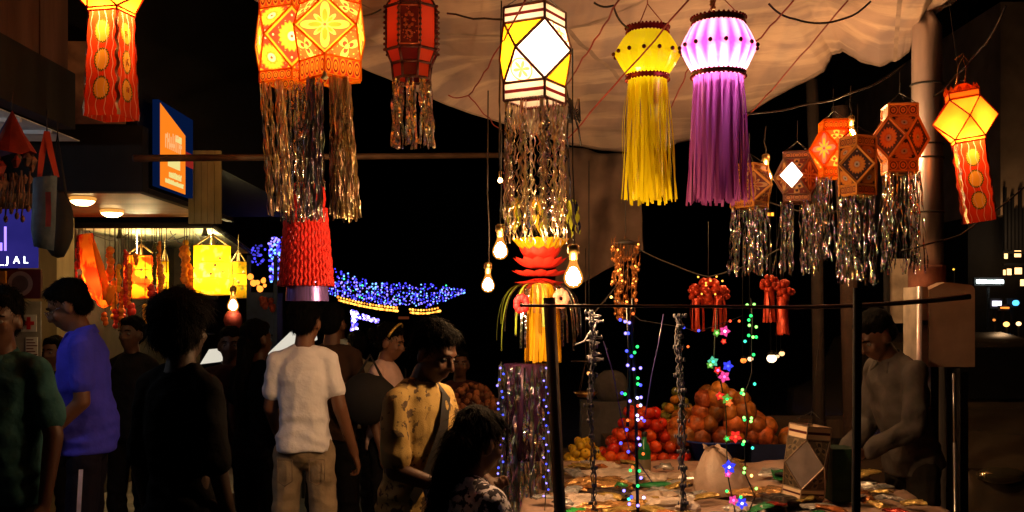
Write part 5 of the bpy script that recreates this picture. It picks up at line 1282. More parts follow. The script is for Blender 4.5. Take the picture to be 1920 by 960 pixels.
for px, py, c, e, r, lb in ((1394, 676, (1, .22, .03), 2.5, .018, 'small orange lantern glow beside the string of green LEDs'), (1407, 673, (1, .62, .3), 2.5, .017, 'warm white far lamp beside the orange one'), (1447, 672, (1, .72, .42), 4, .03, 'brightest far lamp low between the red tassels and the vendor'), (1466, 663, (1, .5, .2), 2.5, .017, 'small far lamp right of the brightest one'), (1105, 700, (1, .35, .08), 2, .012, 'small orange lamp over the scales'), (1458, 668, (1, .6, .3), 1.5, .012, 'tiny far lamp between two brighter ones')):
    Y = 7.5 if px != 1105 else 6; q = W(px, py, Y); m = MB(); m.ball(q, (r*1.2, r, r), 8, 6); m.mi = 1; m.lathe(q, [(r*.7, r*.8), (r*1.3, r*.9), (r*.3, r*2)], 8); m.tube([q+Vector((0, .03, r)), q+Vector((0, .03, 1.2))], .003, 4)
    tagp(m.build('stall_lamp', [emis('stall_lamp_glow', c, e), MBLK]), lb, 'lamp', 'small lamps of far stalls')

# ================================================================ STALL
b = thing('display_table', 'low stall table covered with pale pink paper and plastic', 'table', (1.1, 5.0, 0))
SHEET = pbr('pink_plastic_sheet', (.58, .38, .28), .28, var=.3, nscale=6, bump=.6, bscale=18)
m = MB(); vs = []; nx, ny = 60, 50; X0, X1, Y0, Y1 = .02, 1.85, 4.1, 6.05
for i in range(nx+1):
    for j in range(ny+1):
        x = X0+(X1-X0)*i/nx; y = Y0+(Y1-Y0)*j/ny; z = .775+.018*noise.noise(Vector((x*5, y*5, 0)))+.010*noise.noise(Vector((x*14, y*14, 2)))
        if i in (0, nx) or j in (0, ny): z -= .12
        vs.append((x, y, z))
m.add(vs, [(i*(ny+1)+j, (i+1)*(ny+1)+j, (i+1)*(ny+1)+j+1, i*(ny+1)+j+1) for i in range(nx) for j in range(ny)]); m.build('cover_sheet', SHEET, b)
m = MB(); m.box((X0+.05, Y0+.05, .70), (X1-.05, Y1-.05, .745)); m.build('top', MWOOD, b, smooth=False)
for sx in (X0+.1, X1-.1):
    for sy in (Y0+.1, Y1-.1): m = MB(); m.box((sx-.03, sy-.03, 0), (sx+.03, sy+.03, .70)); m.build('leg', MWOOD, b, smooth=False)
# goods on the table
def blobmesh(c, rad, n=16, mm=12, amp=.25, fr=8, seed=0):
    m = MB(); m.ball(c, rad, n, mm); c = Vector(c); o = Vector((seed*3.1, seed*1.7, 0))
    m.v = [tuple(c+(Vector(p)-c)*(1+amp*noise.noise(Vector(p)*fr+o)+amp*.5*noise.noise(Vector(p)*fr*3+o))) for p in m.v]; return m
PLB = paper('clear_plastic_bag', lambda: mixc(noise_n(20, 3)*.4, (.9, .68, .5), (.5, .35, .28)), .3, .10, gloss=.22)
FP = pbr('orange_foil_packets', (.70, .33, .12), .25, .6, var=.7, nscale=25, bump=.8, bscale=50); DP = pbr('dark_tin_goods', (.06, .045, .04), .35, .5, var=.8, nscale=25, bump=.8, bscale=40); WP = pbr('pale_wrapping', (.68, .54, .44), .35, var=.3, nscale=15, bump=.8, bscale=30); GP = pbr('green_packet', (.02, .22, .07), .35, var=.3)
items = [(1120, 905, 5.0, (.14, .10, .035), FP, 'crinkled gold foil packets behind the stall post', .5), (1150, 915, 4.7, (.12, .09, .03), DP, 'dark tin goods in the middle of the table', .5), (1100, 935, 4.5, (.11, .10, .035), WP, 'pale wrapped bundle beside the square stall post', .4), (1160, 945, 4.4, (.15, .07, .03), FP, 'gold foil packets at the front edge of the table', .5), (1230, 920, 4.6, (.11, .08, .035), PLB, 'clear plastic packet left of the white bag', .5), (1255, 945, 4.4, (.12, .07, .04), WP, 'crumpled pale packet in front of the thick grey bundle', .5), (1215, 880, 5.2, (.12, .10, .03), WP, 'flat pale packet under the apples', .3), (1160, 885, 5.3, (.20, .08, .03), WP, 'long pale pink paper roll under the apples', .3), (1290, 885, 5.2, (.12, .08, .03), PLB, 'plastic packet below the blue tub', .4), (1440, 905, 4.8, (.16, .10, .025), FP, 'glittering foil packets right of the white bag', .5), (1430, 935, 4.5, (.12, .08, .025), DP, 'dark packets right of the white bag', .5), (1400, 940, 4.35, (.07, .06, .03), WP, 'grey cloth bundle at the bottom edge', .3), (1480, 925, 4.6, (.13, .08, .025), DP, 'dark foil goods beneath the leaning lantern', .5), (1120, 870, 5.6, (.14, .06, .025), WP, 'pink folded paper at the back of the table', .2), (1505, 880, 5.3, (.12, .08, .03), DP, 'dark box goods behind the leaning lantern', .5)]
for i, (px, py, Y, rad, mt, lb, am) in enumerate(items):
    q = W(px, py, Y); q.z = .79+rad[2]*.4; m = blobmesh(q, rad, 18, 10, am, 14, i)
    for k in range(10): c = q+Vector((R.uniform(-1, 1)*rad[0]*.8, R.uniform(-1, 1)*rad[1]*.8, rad[2]*.5)); a = R.uniform(0, 3); d = Vector((math.cos(a), math.sin(a), .3))*.03; e = Vector((-math.sin(a), math.cos(a), .1*R.random()))*.02; m.add([c-d-e, c+d-e, c+d+e, c-d+e, c+Vector((0, 0, .015))], [(0, 1, 4), (1, 2, 4), (2, 3, 4), (3, 0, 4)])
    tagp(m.build('packet', mt, smooth=False), lb, 'packet')
m = MB(); q = W(1205, 893, 5.0); q.z = .80; m.ball(q+Vector((.09, 0, 0)), (.10, .05, .018), 12, 5, jit=.2); tagp(m.build('green_packet', GP), 'shiny green packet next to the green bottle', 'packet')
m = MB(); q = W(1080, 955, 4.3); m.ball((q.x, 4.3, .80), (.06, .05, .02), 10, 5, jit=.2); tagp(m.build('green_packet', pbr('bright_green', (.02, .4, .05), .4)), 'bright green packet at the bottom edge beside the post', 'packet')
PK = [pbr('packet_foil_'+n, c, .22, .55, var=.5, nscale=30, bump=.6, bscale=60) for n, c in (('silver', (.7, .66, .62)), ('gold', (.85, .5, .15)), ('copper', (.7, .25, .08)), ('white', (.8, .75, .7)), ('red', (.6, .05, .03)), ('green', (.05, .35, .12)), ('dark', (.05, .04, .05)))]
rr = random.Random(90)
for i in range(85):
    x, y = rr.uniform(.1, 1.75), rr.uniform(4.15, 5.75); a = rr.uniform(0, 3.14); w_, h_ = rr.uniform(.025, .05), rr.uniform(.035, .075); vs = []
    if abs(x-W(1355, 0, 4.9).x) < .18 and abs(y-4.9) < .2: continue
    tl = rr.uniform(-.25, .25)
    for j in range(7):
        for k in range(5):
            u, v = k/4*2-1, j/6*2-1; th = .012*(1-u*u)*(1-abs(v)**3)+.0015*rr.random(); p = Vector((u*w_, v*h_, th+.004*math.sin(u*9+j)*abs(v)))
            vs.append(Vector((x, y, .815+.03*rr.random()*(k == 99)))+Matrix.Rotation(a, 3, 'Z') @ (Matrix.Rotation(tl, 3, 'X') @ p))
    bt = [Vector(p)-Vector((0, 0, .006)) for p in vs]; m = MB()
    m.add(vs+bt, [(j*5+k, j*5+k+1, (j+1)*5+k+1, (j+1)*5+k) for j in range(6) for k in range(4)]+[(35+j*5+k, 35+(j+1)*5+k, 35+(j+1)*5+k+1, 35+j*5+k+1) for j in range(6) for k in range(4)]+[(k, 35+k, 36+k, k+1) for k in range(4)]+[(30+k, 31+k, 66+k, 65+k) for k in range(4)])
    pm = rr.choices(PK, [6, 6, 6, 6, 1, .6, 3])[0]; cn = pm.name.split('_')[-1].split('.')[0]; tagp(m.build('small_packet', pm, smooth=False), 'small crimped %s foil packet strewn over the stall table' % cn, 'packet', 'small %s packets on the table' % cn)
# green bottle
b = thing('bottle', 'dark green bottle standing in front of the apples', 'bottle', (W(1208, 0, 5.4).x, 5.4, .79)); c = Vector((W(1208, 0, 5.4).x, 5.4, .785))
m = MB(); m.lathe(c, [(.030, 0), (.033, .01), (.033, .12), (.026, .15), (.013, .175), (.012, .20)], 16); m.build('body', pbr('green_glass', (.02, .16, .05), .12), b)
m = MB(); m.lathe(c, [(.0338, .035), (.0338, .085)], 16); m.f = m.f[:-2]; m.m = m.m[:-2]; m.uv = m.uv[:-2]; m.build('label', pbr('bottle_label', (.2, .16, .1), .6), b)
m = MB(); m.lathe(c, [(.014, .198), (.014, .222), (.002, .224)], 12); m.build('cap', MBLK, b)
# white tied bag
b = thing('plastic_bag', 'full pale plastic bag tied at its top on the stall table', 'bag', (W(1355, 0, 4.9).x, 4.9, .79)); q = W(1362, 905, 4.9); q.z = .85
m = MB(); vs = []; n = 26; prf = [(.155, .775), (.165, .80), (.150, .85), (.115, .90), (.080, .94), (.055, .965), (.035, .978), (.028, .986), (.05, .995)]
for (r, z) in prf:
    for i in range(n): a = 2*PI*i/n; k = 1+.10*math.sin(a*7+z*20)*(1-.5*(z < .8))+.12*noise.noise(Vector((math.cos(a)*2, math.sin(a)*2, z*12))); vs.append((q.x-(z-.78)*.32+r*k*math.cos(a)*.8, 4.9+r*k*math.sin(a)*.75, z+.01*math.sin(a*3)))
m.add(vs, [(j*n+i, j*n+(i+1) % n, (j+1)*n+(i+1) % n, (j+1)*n+i) for j in range(len(prf)-1) for i in range(n)]); m.build('sack', pbr('milky_plastic', (.62, .45, .36), .38, var=.15, nscale=9, bump=.7, bscale=22), b)
m = MB(); c = Vector((q.x-(.985-.78)*.32, 4.9, .987)); m.tube([c+Vector((.02, 0, 0)), c+Vector((.05, -.03, -.012)), c+Vector((.075, -.04, -.04)), c+Vector((.06, -.05, -.07))], [.012, .014, .010, .004], 7); m.build('knot', pbr('milky_plastic2', (.62, .45, .36), .38), b)
# leaning unlit diamond lantern on the table
C = W(1512, 868, 4.6); M_ = random
r_, M_, B_, _q = lantern('card_lantern', 'unlit white faced lantern lying on the stall table near the vendor', C, S(38, 4.6), S(50, 4.6), S(46, 4.6), S(24, 4.6), S(18, 4.6), math.radians(-22), ([pbr('unlit_white_paper', (.26, .20, .18), .6, var=.25)], [pbr('unlit_print_paper', (.3, .2, .1), .7, colfn=pat_leaf((.10, .07, .04), (.22, .16, .09), (.03, .02, .015)))], pbr('unlit_band', (.3, .2, .1), .6, colfn=strip_band)), pbr('glitter_edge', (.55, .42, .32), .3, .7), fr=.003, tilt=math.radians(6))
m = MB(); a = W(1580, 880, 4.62); m.box((a.x-.05, 4.6, .79), (a.x+.05, 4.75, 1.02)); tagp(m.build('green_carton', pbr('dull_green_card', (.008, .035, .015), .8), smooth=False), 'dull green carton behind the leaning lantern', 'carton')

# fruit stand
b = thing('fruit_stand', 'dark stepped wooden stand carrying the fruit', 'stand', (1.6, 6.6, 0))
m = MB(); m.box((.25, 6.25, .60), (2.9, 7.2, .70)); m.build('shelf', MWOOD, b, smooth=False)
m = MB(); m.box((.6, 6.72, .701), (1.7, 7.2, .80)); m.box((1.0, 6.9, .802), (2.3, 7.2, .92)); m.build('step', MWOOD, b, smooth=False)
for x in (.3, 1.55, 2.82):
    for y in (6.3, 7.12): m = MB(); m.box((x, y, 0), (x+.05, y+.05, .597)); m.build('leg', MWOOD, b, smooth=False)
def fruit_proto(name, label, cat, group, r, col, rough=.28, dimp=True, squ=.92, leafc=None):
    m = MB(); prof = [(.001, -squ*r*.86), (.35*r, -squ*r*.92), (.75*r, -squ*r*.6), (r, 0), (.92*r, squ*r*.42), (.62*r, squ*r*.80), (.28*r, squ*r*.88), (.001, squ*r*.70)]; m.lathe((0, 0, 0), prof, 14)
    o = m.build(name, pbr(name+'_skin', col, rough, var=.45, nscale=22, rnd=.6)); tagp(o, label, cat, group)
    m = MB(); m.tube([(0, 0, squ*r*.7), (.004, 0, squ*r*1.15)], .0018, 4); s = m.build('stalk', MWOOD); s.parent = o
    return o
def scatter(proto, spots):
    for i, (p, s) in enumerate(spots):
        if i == 0: o = proto
        else:
            o = proto.copy(); COL.objects.link(o)
            for ch in proto.children: c = ch.copy(); COL.objects.link(c); c.parent = o
        o.location = p; o.scale = (s*R.uniform(.9, 1.08), s*R.uniform(.9, 1.08), s*R.uniform(.88, 1.1)); o.rotation_euler = (R.uniform(-.8, .8), R.uniform(-.8, .8), R.uniform(0, 6))
def pyramid(x0, x1, y0, y1, z0, r, rows, jit=.004):
    out = []
    for k in range(rows):
        z = z0+r+k*r*1.5; xa, xb, ya, yb = x0+k*r, x1-k*r, y0+k*r*1.0, y1-k*r*.3
        y = ya
        while y <= yb:
            x = xa+(r if int((y-ya)/(2*r)+.5) % 2 else 0)
            while x <= xb: out.append((Vector((x+R.uniform(-jit, jit), y+R.uniform(-jit, jit), z+R.uniform(-jit, jit))), R.uniform(.80, 1.08))); x += r*2.02
            y += r*2.0
    return out
ap = fruit_proto('apple', 'shiny red apple heaped on the fruit stand behind the LED cord', 'apple', 'red apples in a heap', .042, (.68, .03, .013))
scatter(ap, pyramid(W(1140, 0, 6.35).x, W(1288, 0, 6.35).x, 6.32, 6.75, .70, .042, 5, .014))
og = fruit_proto('orange', 'orange or yellow green citrus heaped above the apples', 'orange', 'citrus fruit in a heap', .034, (.62, .22, .02), .45, squ=1)
sp_ = pyramid(W(1228, 0, 6.8).x, W(1300, 0, 6.8).x+.1, 6.78, 7.05, .81, .034, 6, .010); scatter(og, [s for i, s in enumerate(sp_) if i % 2])
og2 = fruit_proto('sweet_lime', 'dull green sweet lime mixed in the citrus heap', 'sweet lime', 'green fruit in the citrus heap', .034, (.22, .20, .03), .5, squ=1); scatter(og2, [s for i, s in enumerate(sp_) if not i % 2])
lm = fruit_proto('lemon', 'yellow lemon at the left end of the fruit stand', 'lemon', 'lemons at the end of the stand', .030, (.72, .38, .02), .4, squ=1.15); scatter(lm, pyramid(W(1070, 0, 6.3).x, W(1135, 0, 6.3).x, 6.28, 6.6, .70, .030, 3))
# heaps of husked coconuts / pumpkins tied in net
for i, (px, py) in enumerate([(1100, 832), (1122, 820), (1115, 805), (1128, 798), (1138, 812)]):
    pass
m = MB(); rr = random.Random(77); cb = []
def husk(name, r):
    m = MB(); prof = [(.001, -r), (.5*r, -.88*r), (.9*r, -.4*r), (r, .1*r), (.85*r, .6*r), (.5*r, .92*r), (.2*r, 1.05*r), (.02*r, 1.12*r)]; n = 14; vs = []
    for (q, z) in prof:
        for k in range(n): a = 2*PI*k/n; q2 = q*(1+.06*math.sin(a*5)); vs.append((q2*math.cos(a), q2*math.sin(a), z))
    m.add(vs, [(j*n+i, j*n+(i+1) % n, (j+1)*n+(i+1) % n, (j+1)*n+i) for j in range(7) for i in range(n)])
    return tagp(m.build(name, pbr('orange_husk', (.46, .10, .022), .38, rnd=.9, var=.75, nscale=17, bump=.9, bscale=26)), 'wrapped orange brown coconut in the tall heap over the blue tub', 'coconut', 'wrapped coconuts in a heap')
hk = husk('coconut', .065)
spots = []
for k in range(5):
    n = [7, 6, 4, 3, 1][k]; z = .86+k*.072
    for row in range(2):
        for i in range(n-row): spots.append((W(1352+(i-(n-1)/2)*30+rr.uniform(-10, 10)+row*12, 0, 6.45+row*.12)*1, z+rr.uniform(-.01, .01)+row*.02))
sp2 = []
for (p, z) in spots: p = Vector((p.x, p.y, z)); sp2.append((p, rr.uniform(.85, 1.08)))
for px in (1408, 1440, 1478): q = W(px, 800+6*(px % 5), 6.7); sp2.append((q, .95)); q2 = W(px, 830, 6.65); sp2.append((q2, .95))
scatter(hk, sp2)
b = thing('tub', 'blue plastic tub under the coconut heap', 'tub', (W(1345, 0, 6.35).x, 6.4, .70)); c = (W(1345, 0, 6.4).x, 6.4, .705)
m = MB(); m.lathe(c, [(.13, 0), (.175, .13), (.19, .132), (.19, .142), (.17, .142), (.13, .02), (.001, .015)], 28, cx=1.0, cy_=.8); m.build('basin', pbr('blue_plastic', (.02, .05, .28), .4), b)
b = thing('tub', 'darker blue crate to the right of the blue tub', 'crate', (W(1450, 0, 6.5).x, 6.5, .7)); a, c = W(1402, 0, 6.5).x, W(1500, 0, 6.5).x
m = MB(); m.box((a, 6.42, .703), (c, 6.70, .715)); m.box((a, 6.40, .703), (c, 6.418, .82)); m.box((a, 6.702, .703), (c, 6.72, .82)); m.box((a, 6.42, .717), (a+.012, 6.70, .82)); m.box((c-.012, 6.42, .717), (c, 6.70, .82)); m.build('box_wall', pbr('navy_crate', (.012, .02, .07), .5), b, smooth=False)
# weighing scale behind the light bundle
b = thing('weighing_scale', 'old hanging scale pan glinting behind the grey light bundle', 'scale', W(1098, 735, 6.6)); q = W(1098, 738, 6.6)
m = MB(); m.lathe(q, [(.001, -.02), (.05, -.012), (.075, .012), (.078, .012), (.05, -.02)], 16); m.build('pan', MBRASS, b)
m = MB()
for k in range(3): m.tube([q+Vector((.075*math.cos(k*2.1), .075*math.sin(k*2.1), .012)), q+Vector((0, 0, .20))], .002, 4)
m.tube([q+Vector((-.09, 0, .20)), q+Vector((.09, 0, .20))], .006, 5); m.tube([q+Vector((0, 0, .2)), q+Vector((0, 0, .9))], .003, 4); m.build('beam', MIRON, b)
b = thing('carton', 'grey white sack standing behind the apples', 'sack', W(1148, 755, 6.9)); q = W(1145, 725, 7.3)
m = blobmesh(q, (.12, .06, .12), 14, 8, .15, 6, 3); m.box((q.x-.2, 7.25, 0), (q.x+.2, 7.5, q.z-.10)); m.build('sack_body', pbr('grey_sack', (.07, .06, .055), .8, bump=.6, bscale=12, bdist=.03), b)
# dim flower heap behind the seated woman
mg = MB(); r2 = random.Random(6)
pr_ = thing('flower_basket', 'dim basket of orange flowers at the left end of the stall', 'basket', (W(885, 0, 6.2).x, 6.2, .5))
for k in range(90):
    a = r2.uniform(0, 6.28); t = r2.random()**.5; q = Vector((W(885, 0, 6.2).x+math.cos(a)*.16*t, 6.2+math.sin(a)*.16*t, 1.05+.14*(1-t*t)+r2.uniform(-.01, .01))); mg.ball(q, r2.uniform(.014, .026), 6, 4, jit=.2)
mg.build('flowers', pbr('dull_marigold', (.15, .045, .012), .8, var=.7, nscale=20), pr_)
m = MB(); m.lathe((W(885, 0, 6.2).x, 6.2, 0), [(.15, 0), (.16, .9), (.19, 1.03), (.19, 1.05), (.15, 1.03)], 20); m.build('basket', pbr('cane', (.2, .11, .05), .7, bump=.6, bscale=50), pr_)

# ================================================================ PARKED CAR (mostly dark)
b = thing('parked_car', 'dark parked car with a glinting headlight at the right edge', 'car', (3.4, 6.9, 0))
MC = pbr('dark_beige_car_paint', (.10, .075, .05), .25, .2, var=.1); GLS = pbr('car_glass', (.01, .01, .012), .05)
xa = W(1800, 0, 6.2).x; xb = xa+1.66; y0 = 6.2
sec = [(0, .25, .62), (.08, .22, .74), (.5, .2, .86), (1.0, .2, .95), (1.15, .2, .97), (1.75, .2, 1.38), (2.4, .2, 1.46), (3.2, .2, 1.42), (3.7, .2, 1.05), (3.95, .25, .95), (4.0, .3, .7)]
m = MB(); vs = []
for (dy, zb_, zt) in sec:
    k = 1 if 0 < dy < 4 else .9; cabin = zt > 1.0; hw = (xb-xa)/2*k; cx = (xa+xb)/2; sh = min(zt, .93)
    tw = hw*(.72 if cabin else .86)
    for (x, z) in ((-hw*.95, zb_), (-hw, (zb_+sh)/2), (-hw*.98, sh-.03), (-hw*.93, sh), (-tw, zt-.02), (-tw*.85, zt), (tw*.85, zt), (tw, zt-.02), (hw*.93, sh), (hw*.98, sh-.03), (hw, (zb_+sh)/2), (hw*.95, zb_)): vs.append((cx+x, y0+dy, z))
n = 12
m.add(vs, [(j*n+i, j*n+(i+1) % n, (j+1)*n+(i+1) % n, (j+1)*n+i) for j in range(len(sec)-1) for i in range(n)]+[tuple(range(n))[::-1], tuple((len(sec)-1)*n+i for i in range(n))]); m.build('body', MC, b)
cx = (xa+xb)/2; hw = (xb-xa)/2
m = MB(); m.add([(cx-hw*.72, y0+1.17, 1.0), (cx+hw*.72, y0+1.17, 1.0), (cx+hw*.60, y0+1.68, 1.34), (cx-hw*.60, y0+1.68, 1.34)], [(0, 1, 2, 3)]); m.v = [(x, y-.02, z+.02) for x, y, z in m.v]; m.build('windscreen', GLS, b)
HLG = pbr('headlamp_glass', (.6, .5, .3), .08, .9)
for s in (-1, 1):
    m = MB(); m.ball((cx+s*hw*.70, y0+.02, .66), (.15, .06, .055), 14, 8); m.build('headlight', HLG, b)
    m = MB(); m.tube([(cx+s*hw*.90, y0+1.25, .98), (cx+s*hw*1.06, y0+1.22, 1.02)], .018, 6); m.ball((cx+s*hw*1.10, y0+1.22, 1.06), (.09, .05, .065), 10, 7); m.build('mirror', MC, b)
    for dy in (.75, 3.2):
        m = MB(M=Matrix.Translation((cx+s*hw*.93, y0+dy, .31)) @ Matrix.Rotation(PI/2, 4, 'Y')); m.lathe((0, 0, -.1), [(.2, 0), (.31, 0), (.31, .2), (.2, .2)], 24); w_ = m.build('wheel', MBLK, b)
m = MB(); m.box((cx-hw*.93, y0-.06, .28), (cx+hw*.93, y0-.003, .46)); m.box((cx-.3, y0-.03, .56), (cx+.3, y0-.002, .66)); m.build('bumper', pbr('bumper_plastic', (.05, .045, .04), .4), b, smooth=False)
# ================================================================ PEOPLE
def cap(m, a, b, ra, rb, n=12):           # closed tapered capsule
    a, b = Vector(a), Vector(b); d = (b-a); L = d.length or 1e-4; d.normalize()
    pts = []; rs = []
    for k in range(4): t = (k+.02)/4*PI/2; pts.append(a-d*ra*math.cos(t)); rs.append(max(ra*math.sin(t), .0008))
    for k in range(5): t = k/4; pts.append(a+(b-a)*t); rs.append(ra+(rb-ra)*t)
    for k in range(3, -1, -1): t = (k+.02)/4*PI/2; pts.append(b+d*rb*math.cos(t)); rs.append(max(rb*math.sin(t), .0008))
    m.tube(pts, rs, n)
def loft(m, secs, n=24):                  # secs: (centre, halfwidth vec, halfdepth vec)
    vs = []
    for c, a, b in secs:
        for k in range(n):
            t = 2*PI*k/n; ct, st = math.cos(t), math.sin(t); p = 2.4
            e = (abs(ct)**p+abs(st)**p)**(-1/p); vs.append(Vector(c)+Vector(a)*ct*e+Vector(b)*st*e)
    N = len(secs)
    m.add(vs, [(i*n+k, i*n+(k+1) % n, (i+1)*n+(k+1) % n, (i+1)*n+k) for i in range(N-1) for k in range(n)]+[tuple(range(n))[::-1], tuple((N-1)*n+k for k in range(n))])
def rot(p, c, ax, a): return Matrix.Rotation(a, 3, ax) @ (Vector(p)-Vector(c))+Vector(c)
def fuse(m, name, mat, parent, voxel, smooth=4, disp=None):
    """one continuous skin over the laid out volumes"""
    me = D.meshes.new(name); me.from_pydata([tuple(p) for p in m.v], [], m.f); o = D.objects.new(name, me); COL.objects.link(o)
    r = o.modifiers.new('r', 'REMESH'); r.mode = 'VOXEL'; r.voxel_size = voxel; r.use_smooth_shade = True
    s = o.modifiers.new('s', 'SMOOTH'); s.iterations = smooth; s.factor = .5
    dg = bpy.context.evaluated_depsgraph_get(); dg.update()
    me2 = D.meshes.new_from_object(o.evaluated_get(dg)); D.objects.remove(o); D.meshes.remove(me)
    me2.name = name; me2.materials.clear()
    for x in (mat if isinstance(mat, list) else [mat]): me2.materials.append(x)
    if disp:
        nv = len(me2.vertices); co = np.empty(nv*3, np.float32); me2.vertices.foreach_get('co', co); co = co.reshape(-1, 3)
        no = np.empty(nv*3, np.float32); me2.vertex_normals.foreach_get('vector', no); no = no.reshape(-1, 3)
        d = np.array([disp(Vector(c)) for c in co], np.float32); co += no*d[:, None]; me2.vertices.foreach_set('co', co.ravel())
    me2.polygons.foreach_set('use_smooth', [True]*len(me2.polygons)); me2.update()
    o = D.objects.new(name, me2); COL.objects.link(o); o.parent = parent
    return o
SKIN = pbr('brown_skin', (.16, .07, .038), .5, var=.08, nscale=8)
SKIN2 = pbr('deep_brown_skin', (.085, .036, .02), .5, var=.08, nscale=8)
HAIR = pbr('black_hair', (.003, .0025, .0022), .75, spec=.05, var=.3, nscale=60, bump=.8, bscale=120, stretch=(1, 1, .15))
def cloth(name, c, **k): return pbr(name, c, .9, spec=.08, var=k.pop('var', .12), nscale=10, bump=.55, bscale=7.5, bdist=.04, **k)

def person(label, X, Y, H, face, shirt, trousers, skin=SKIN, voxel=.012, lean=0, headp=0, heady=0, arms=None, wide=1.0, hair='short', group=None, sleeve=.55, hem=.86, seated=False, belly=0, z0=0, collar=False, long_sleeve=False, shoes=MBLK, stoop=0, hairs=1.0, legs=None, strands=0):
    k = H/1.72; root = thing('person', label, 'person', (X, Y, z0), group)
    fx, fy = face; a = math.atan2(fy, fx)-PI/2; root.rotation_euler = (0, 0, a)
    pel = Vector((0, 0, .93)); 
    if seated: pel = Vector((0, 0, .55))
    dz = pel.z-.93
    U = lambda p: rot(Vector(p)+Vector((0, 0, dz)), pel, 'X', -lean)
    neck = Vector((0, -.012, 1.455))
    def Hd(p):
        q = rot(p, neck+Vector((0, 0, .02)), 'X', -headp); q = rot(q, neck, 'Z', heady); return U(q)
    def UV(v): return Matrix.Rotation(-lean, 3, 'X') @ Vector(v)
    sc = lambda m: setattr(m, 'v', [tuple(Vector(p)*k) for p in m.v])
    sw = .158*wide
    arms = arms or {}
    J = {}
    for s, nm in ((-1, 'l'), (1, 'r')):
        ar = arms.get(nm, {}); sh = U((s*sw, -.01, 1.385))
        el = U(Vector((s*(sw+.050), -.03, 1.12)) if 'e' not in ar else Vector((ar['e'][0]*.9*wide, ar['e'][1], ar['e'][2]))); wr = U(Vector((s*(sw+.06), .05, .875)) if 'w' not in ar else ar['w'])
        J[nm] = (sh, el, wr, ar)
    L = {}
    for s, nm in ((-1, 'l'), (1, 'r')):
        if seated: L[nm] = (Vector((s*.10, .02, .55)), Vector((s*.13, .46, .53)), Vector((s*.12, .44, .09)))
        else:
            off = (legs or {}).get(nm, 0); L[nm] = (Vector((s*.082, 0, .90)), Vector((s*.11, off*.5+.02, .50)), Vector((s*.115, off, .085)))
    # ---- skin: head, neck, core, arms, hands, legs
    m = MB()
    loft(m, [(U((0, 0, .90)), UV((.125, 0, 0)), UV((0, .085, 0))), (U((0, 0, 1.08)), UV((.115, 0, 0)), UV((0, .08, 0))), (U((0, 0, 1.28)), UV((.12, 0, 0)), UV((0, .085, 0))), (U((0, -.005, 1.38)), UV((.10, 0, 0)), UV((0, .07, 0))), (U((0, -.01, 1.44)), UV((.065, 0, 0)), UV((0, .06, 0)))], 20)
    cap(m, U((0, -.015, 1.40)), Hd((0, .005, 1.53)), .062, .052)
    def ell(c, r, nn=16):
        q = MB(); q.ball((0, 0, 0), r, nn, 12); m.add([Hd(Vector(p)+Vector(c)) for p in q.v], q.f)
    ell((0, -.005, 1.625), (.076, .094, .092)); ell((0, .030, 1.565), (.060, .064, .078)); ell((0, .052, 1.520), (.036, .036, .030))
    ell((0, .075, 1.632), (.050, .022, .014), 10); ell((.036, .070, 1.578), (.024, .022, .022), 10); ell((-.036, .070, 1.578), (.024, .022, .022), 10)
    for s in (-1, 1): ell((s*.078, .0, 1.585), (.010, .022, .032), 10)
    cap(m, Hd((0, .092, 1.612)), Hd((0, .112, 1.578)), .009, .014, 8); ell((.012, .102, 1.573), (.010, .010, .008), 8); ell((-.012, .102, 1.573), (.010, .010, .008), 8)
    ell((0, .090, 1.548), (.026, .014, .0085), 10); ell((0, .087, 1.535), (.022, .014, .009), 10)
    for nm in 'lr':
        sh, el, wr, ar = J[nm]; s = -1 if nm == 'l' else 1
        cap(m, sh, el, .038, .040); cap(m, el, wr, .040, .026)
        d = (wr-el).normalized(); hd = Vector(ar['h']).normalized() if 'h' in ar else d
        side = Vector(ar['side']) if 'side' in ar else Vector((0, 1, 0)); side = (side-hd*side.dot(hd)).normalized(); pn = hd.cross(side).normalized()*(-s)
        pc = wr+hd*.05
        loft(m, [(wr+hd*.005, side*.026, pn*.018), (wr+hd*.045, side*.038, pn*.016), (wr+hd*.088, side*.040, pn*.013)], 12)
        for f in range(4):
            o_ = side*(.033-.022*f); ln = (.068, .078, .072, .056)[f]; cu = ar.get('curl', .5)
            p0 = wr+hd*.082+o_; p1 = p0+(hd*math.cos(cu*.5)+pn*math.sin(cu*.5))*ln*.45+side*(.004-.0025*f); p2 = p1+(hd*math.cos(cu*1.5)+pn*math.sin(cu*1.5))*ln*.33; p3 = p2+(hd*math.cos(cu*2.2)+pn*math.sin(cu*2.2))*ln*.25
            cap(m, p0, p1, .0095, .009, 8); cap(m, p1, p2, .009, .0082, 8); cap(m, p2, p3, .0082, .007, 8)
        t0 = wr+hd*.025+side*.026; t1 = t0+(side*.7+hd*.7+pn*.3).normalized()*.035; t2 = t1+(hd*.95+side*.15+pn*.35).normalized()*.032
        cap(m, t0, t1, .013, .011, 8); cap(m, t1, t2, .011, .0085, 8)
    for nm in 'lr':
        h, kn, an = L[nm]; cap(m, h, kn, .075, .05); cap(m, kn, an, .050, .036); cap(m, an-Vector((0, .02, .03)), an+Vector((0, .13, -.045)), .035, .028)
    sc(m); body = fuse(m, 'body', skin, root, voxel*k, 3)
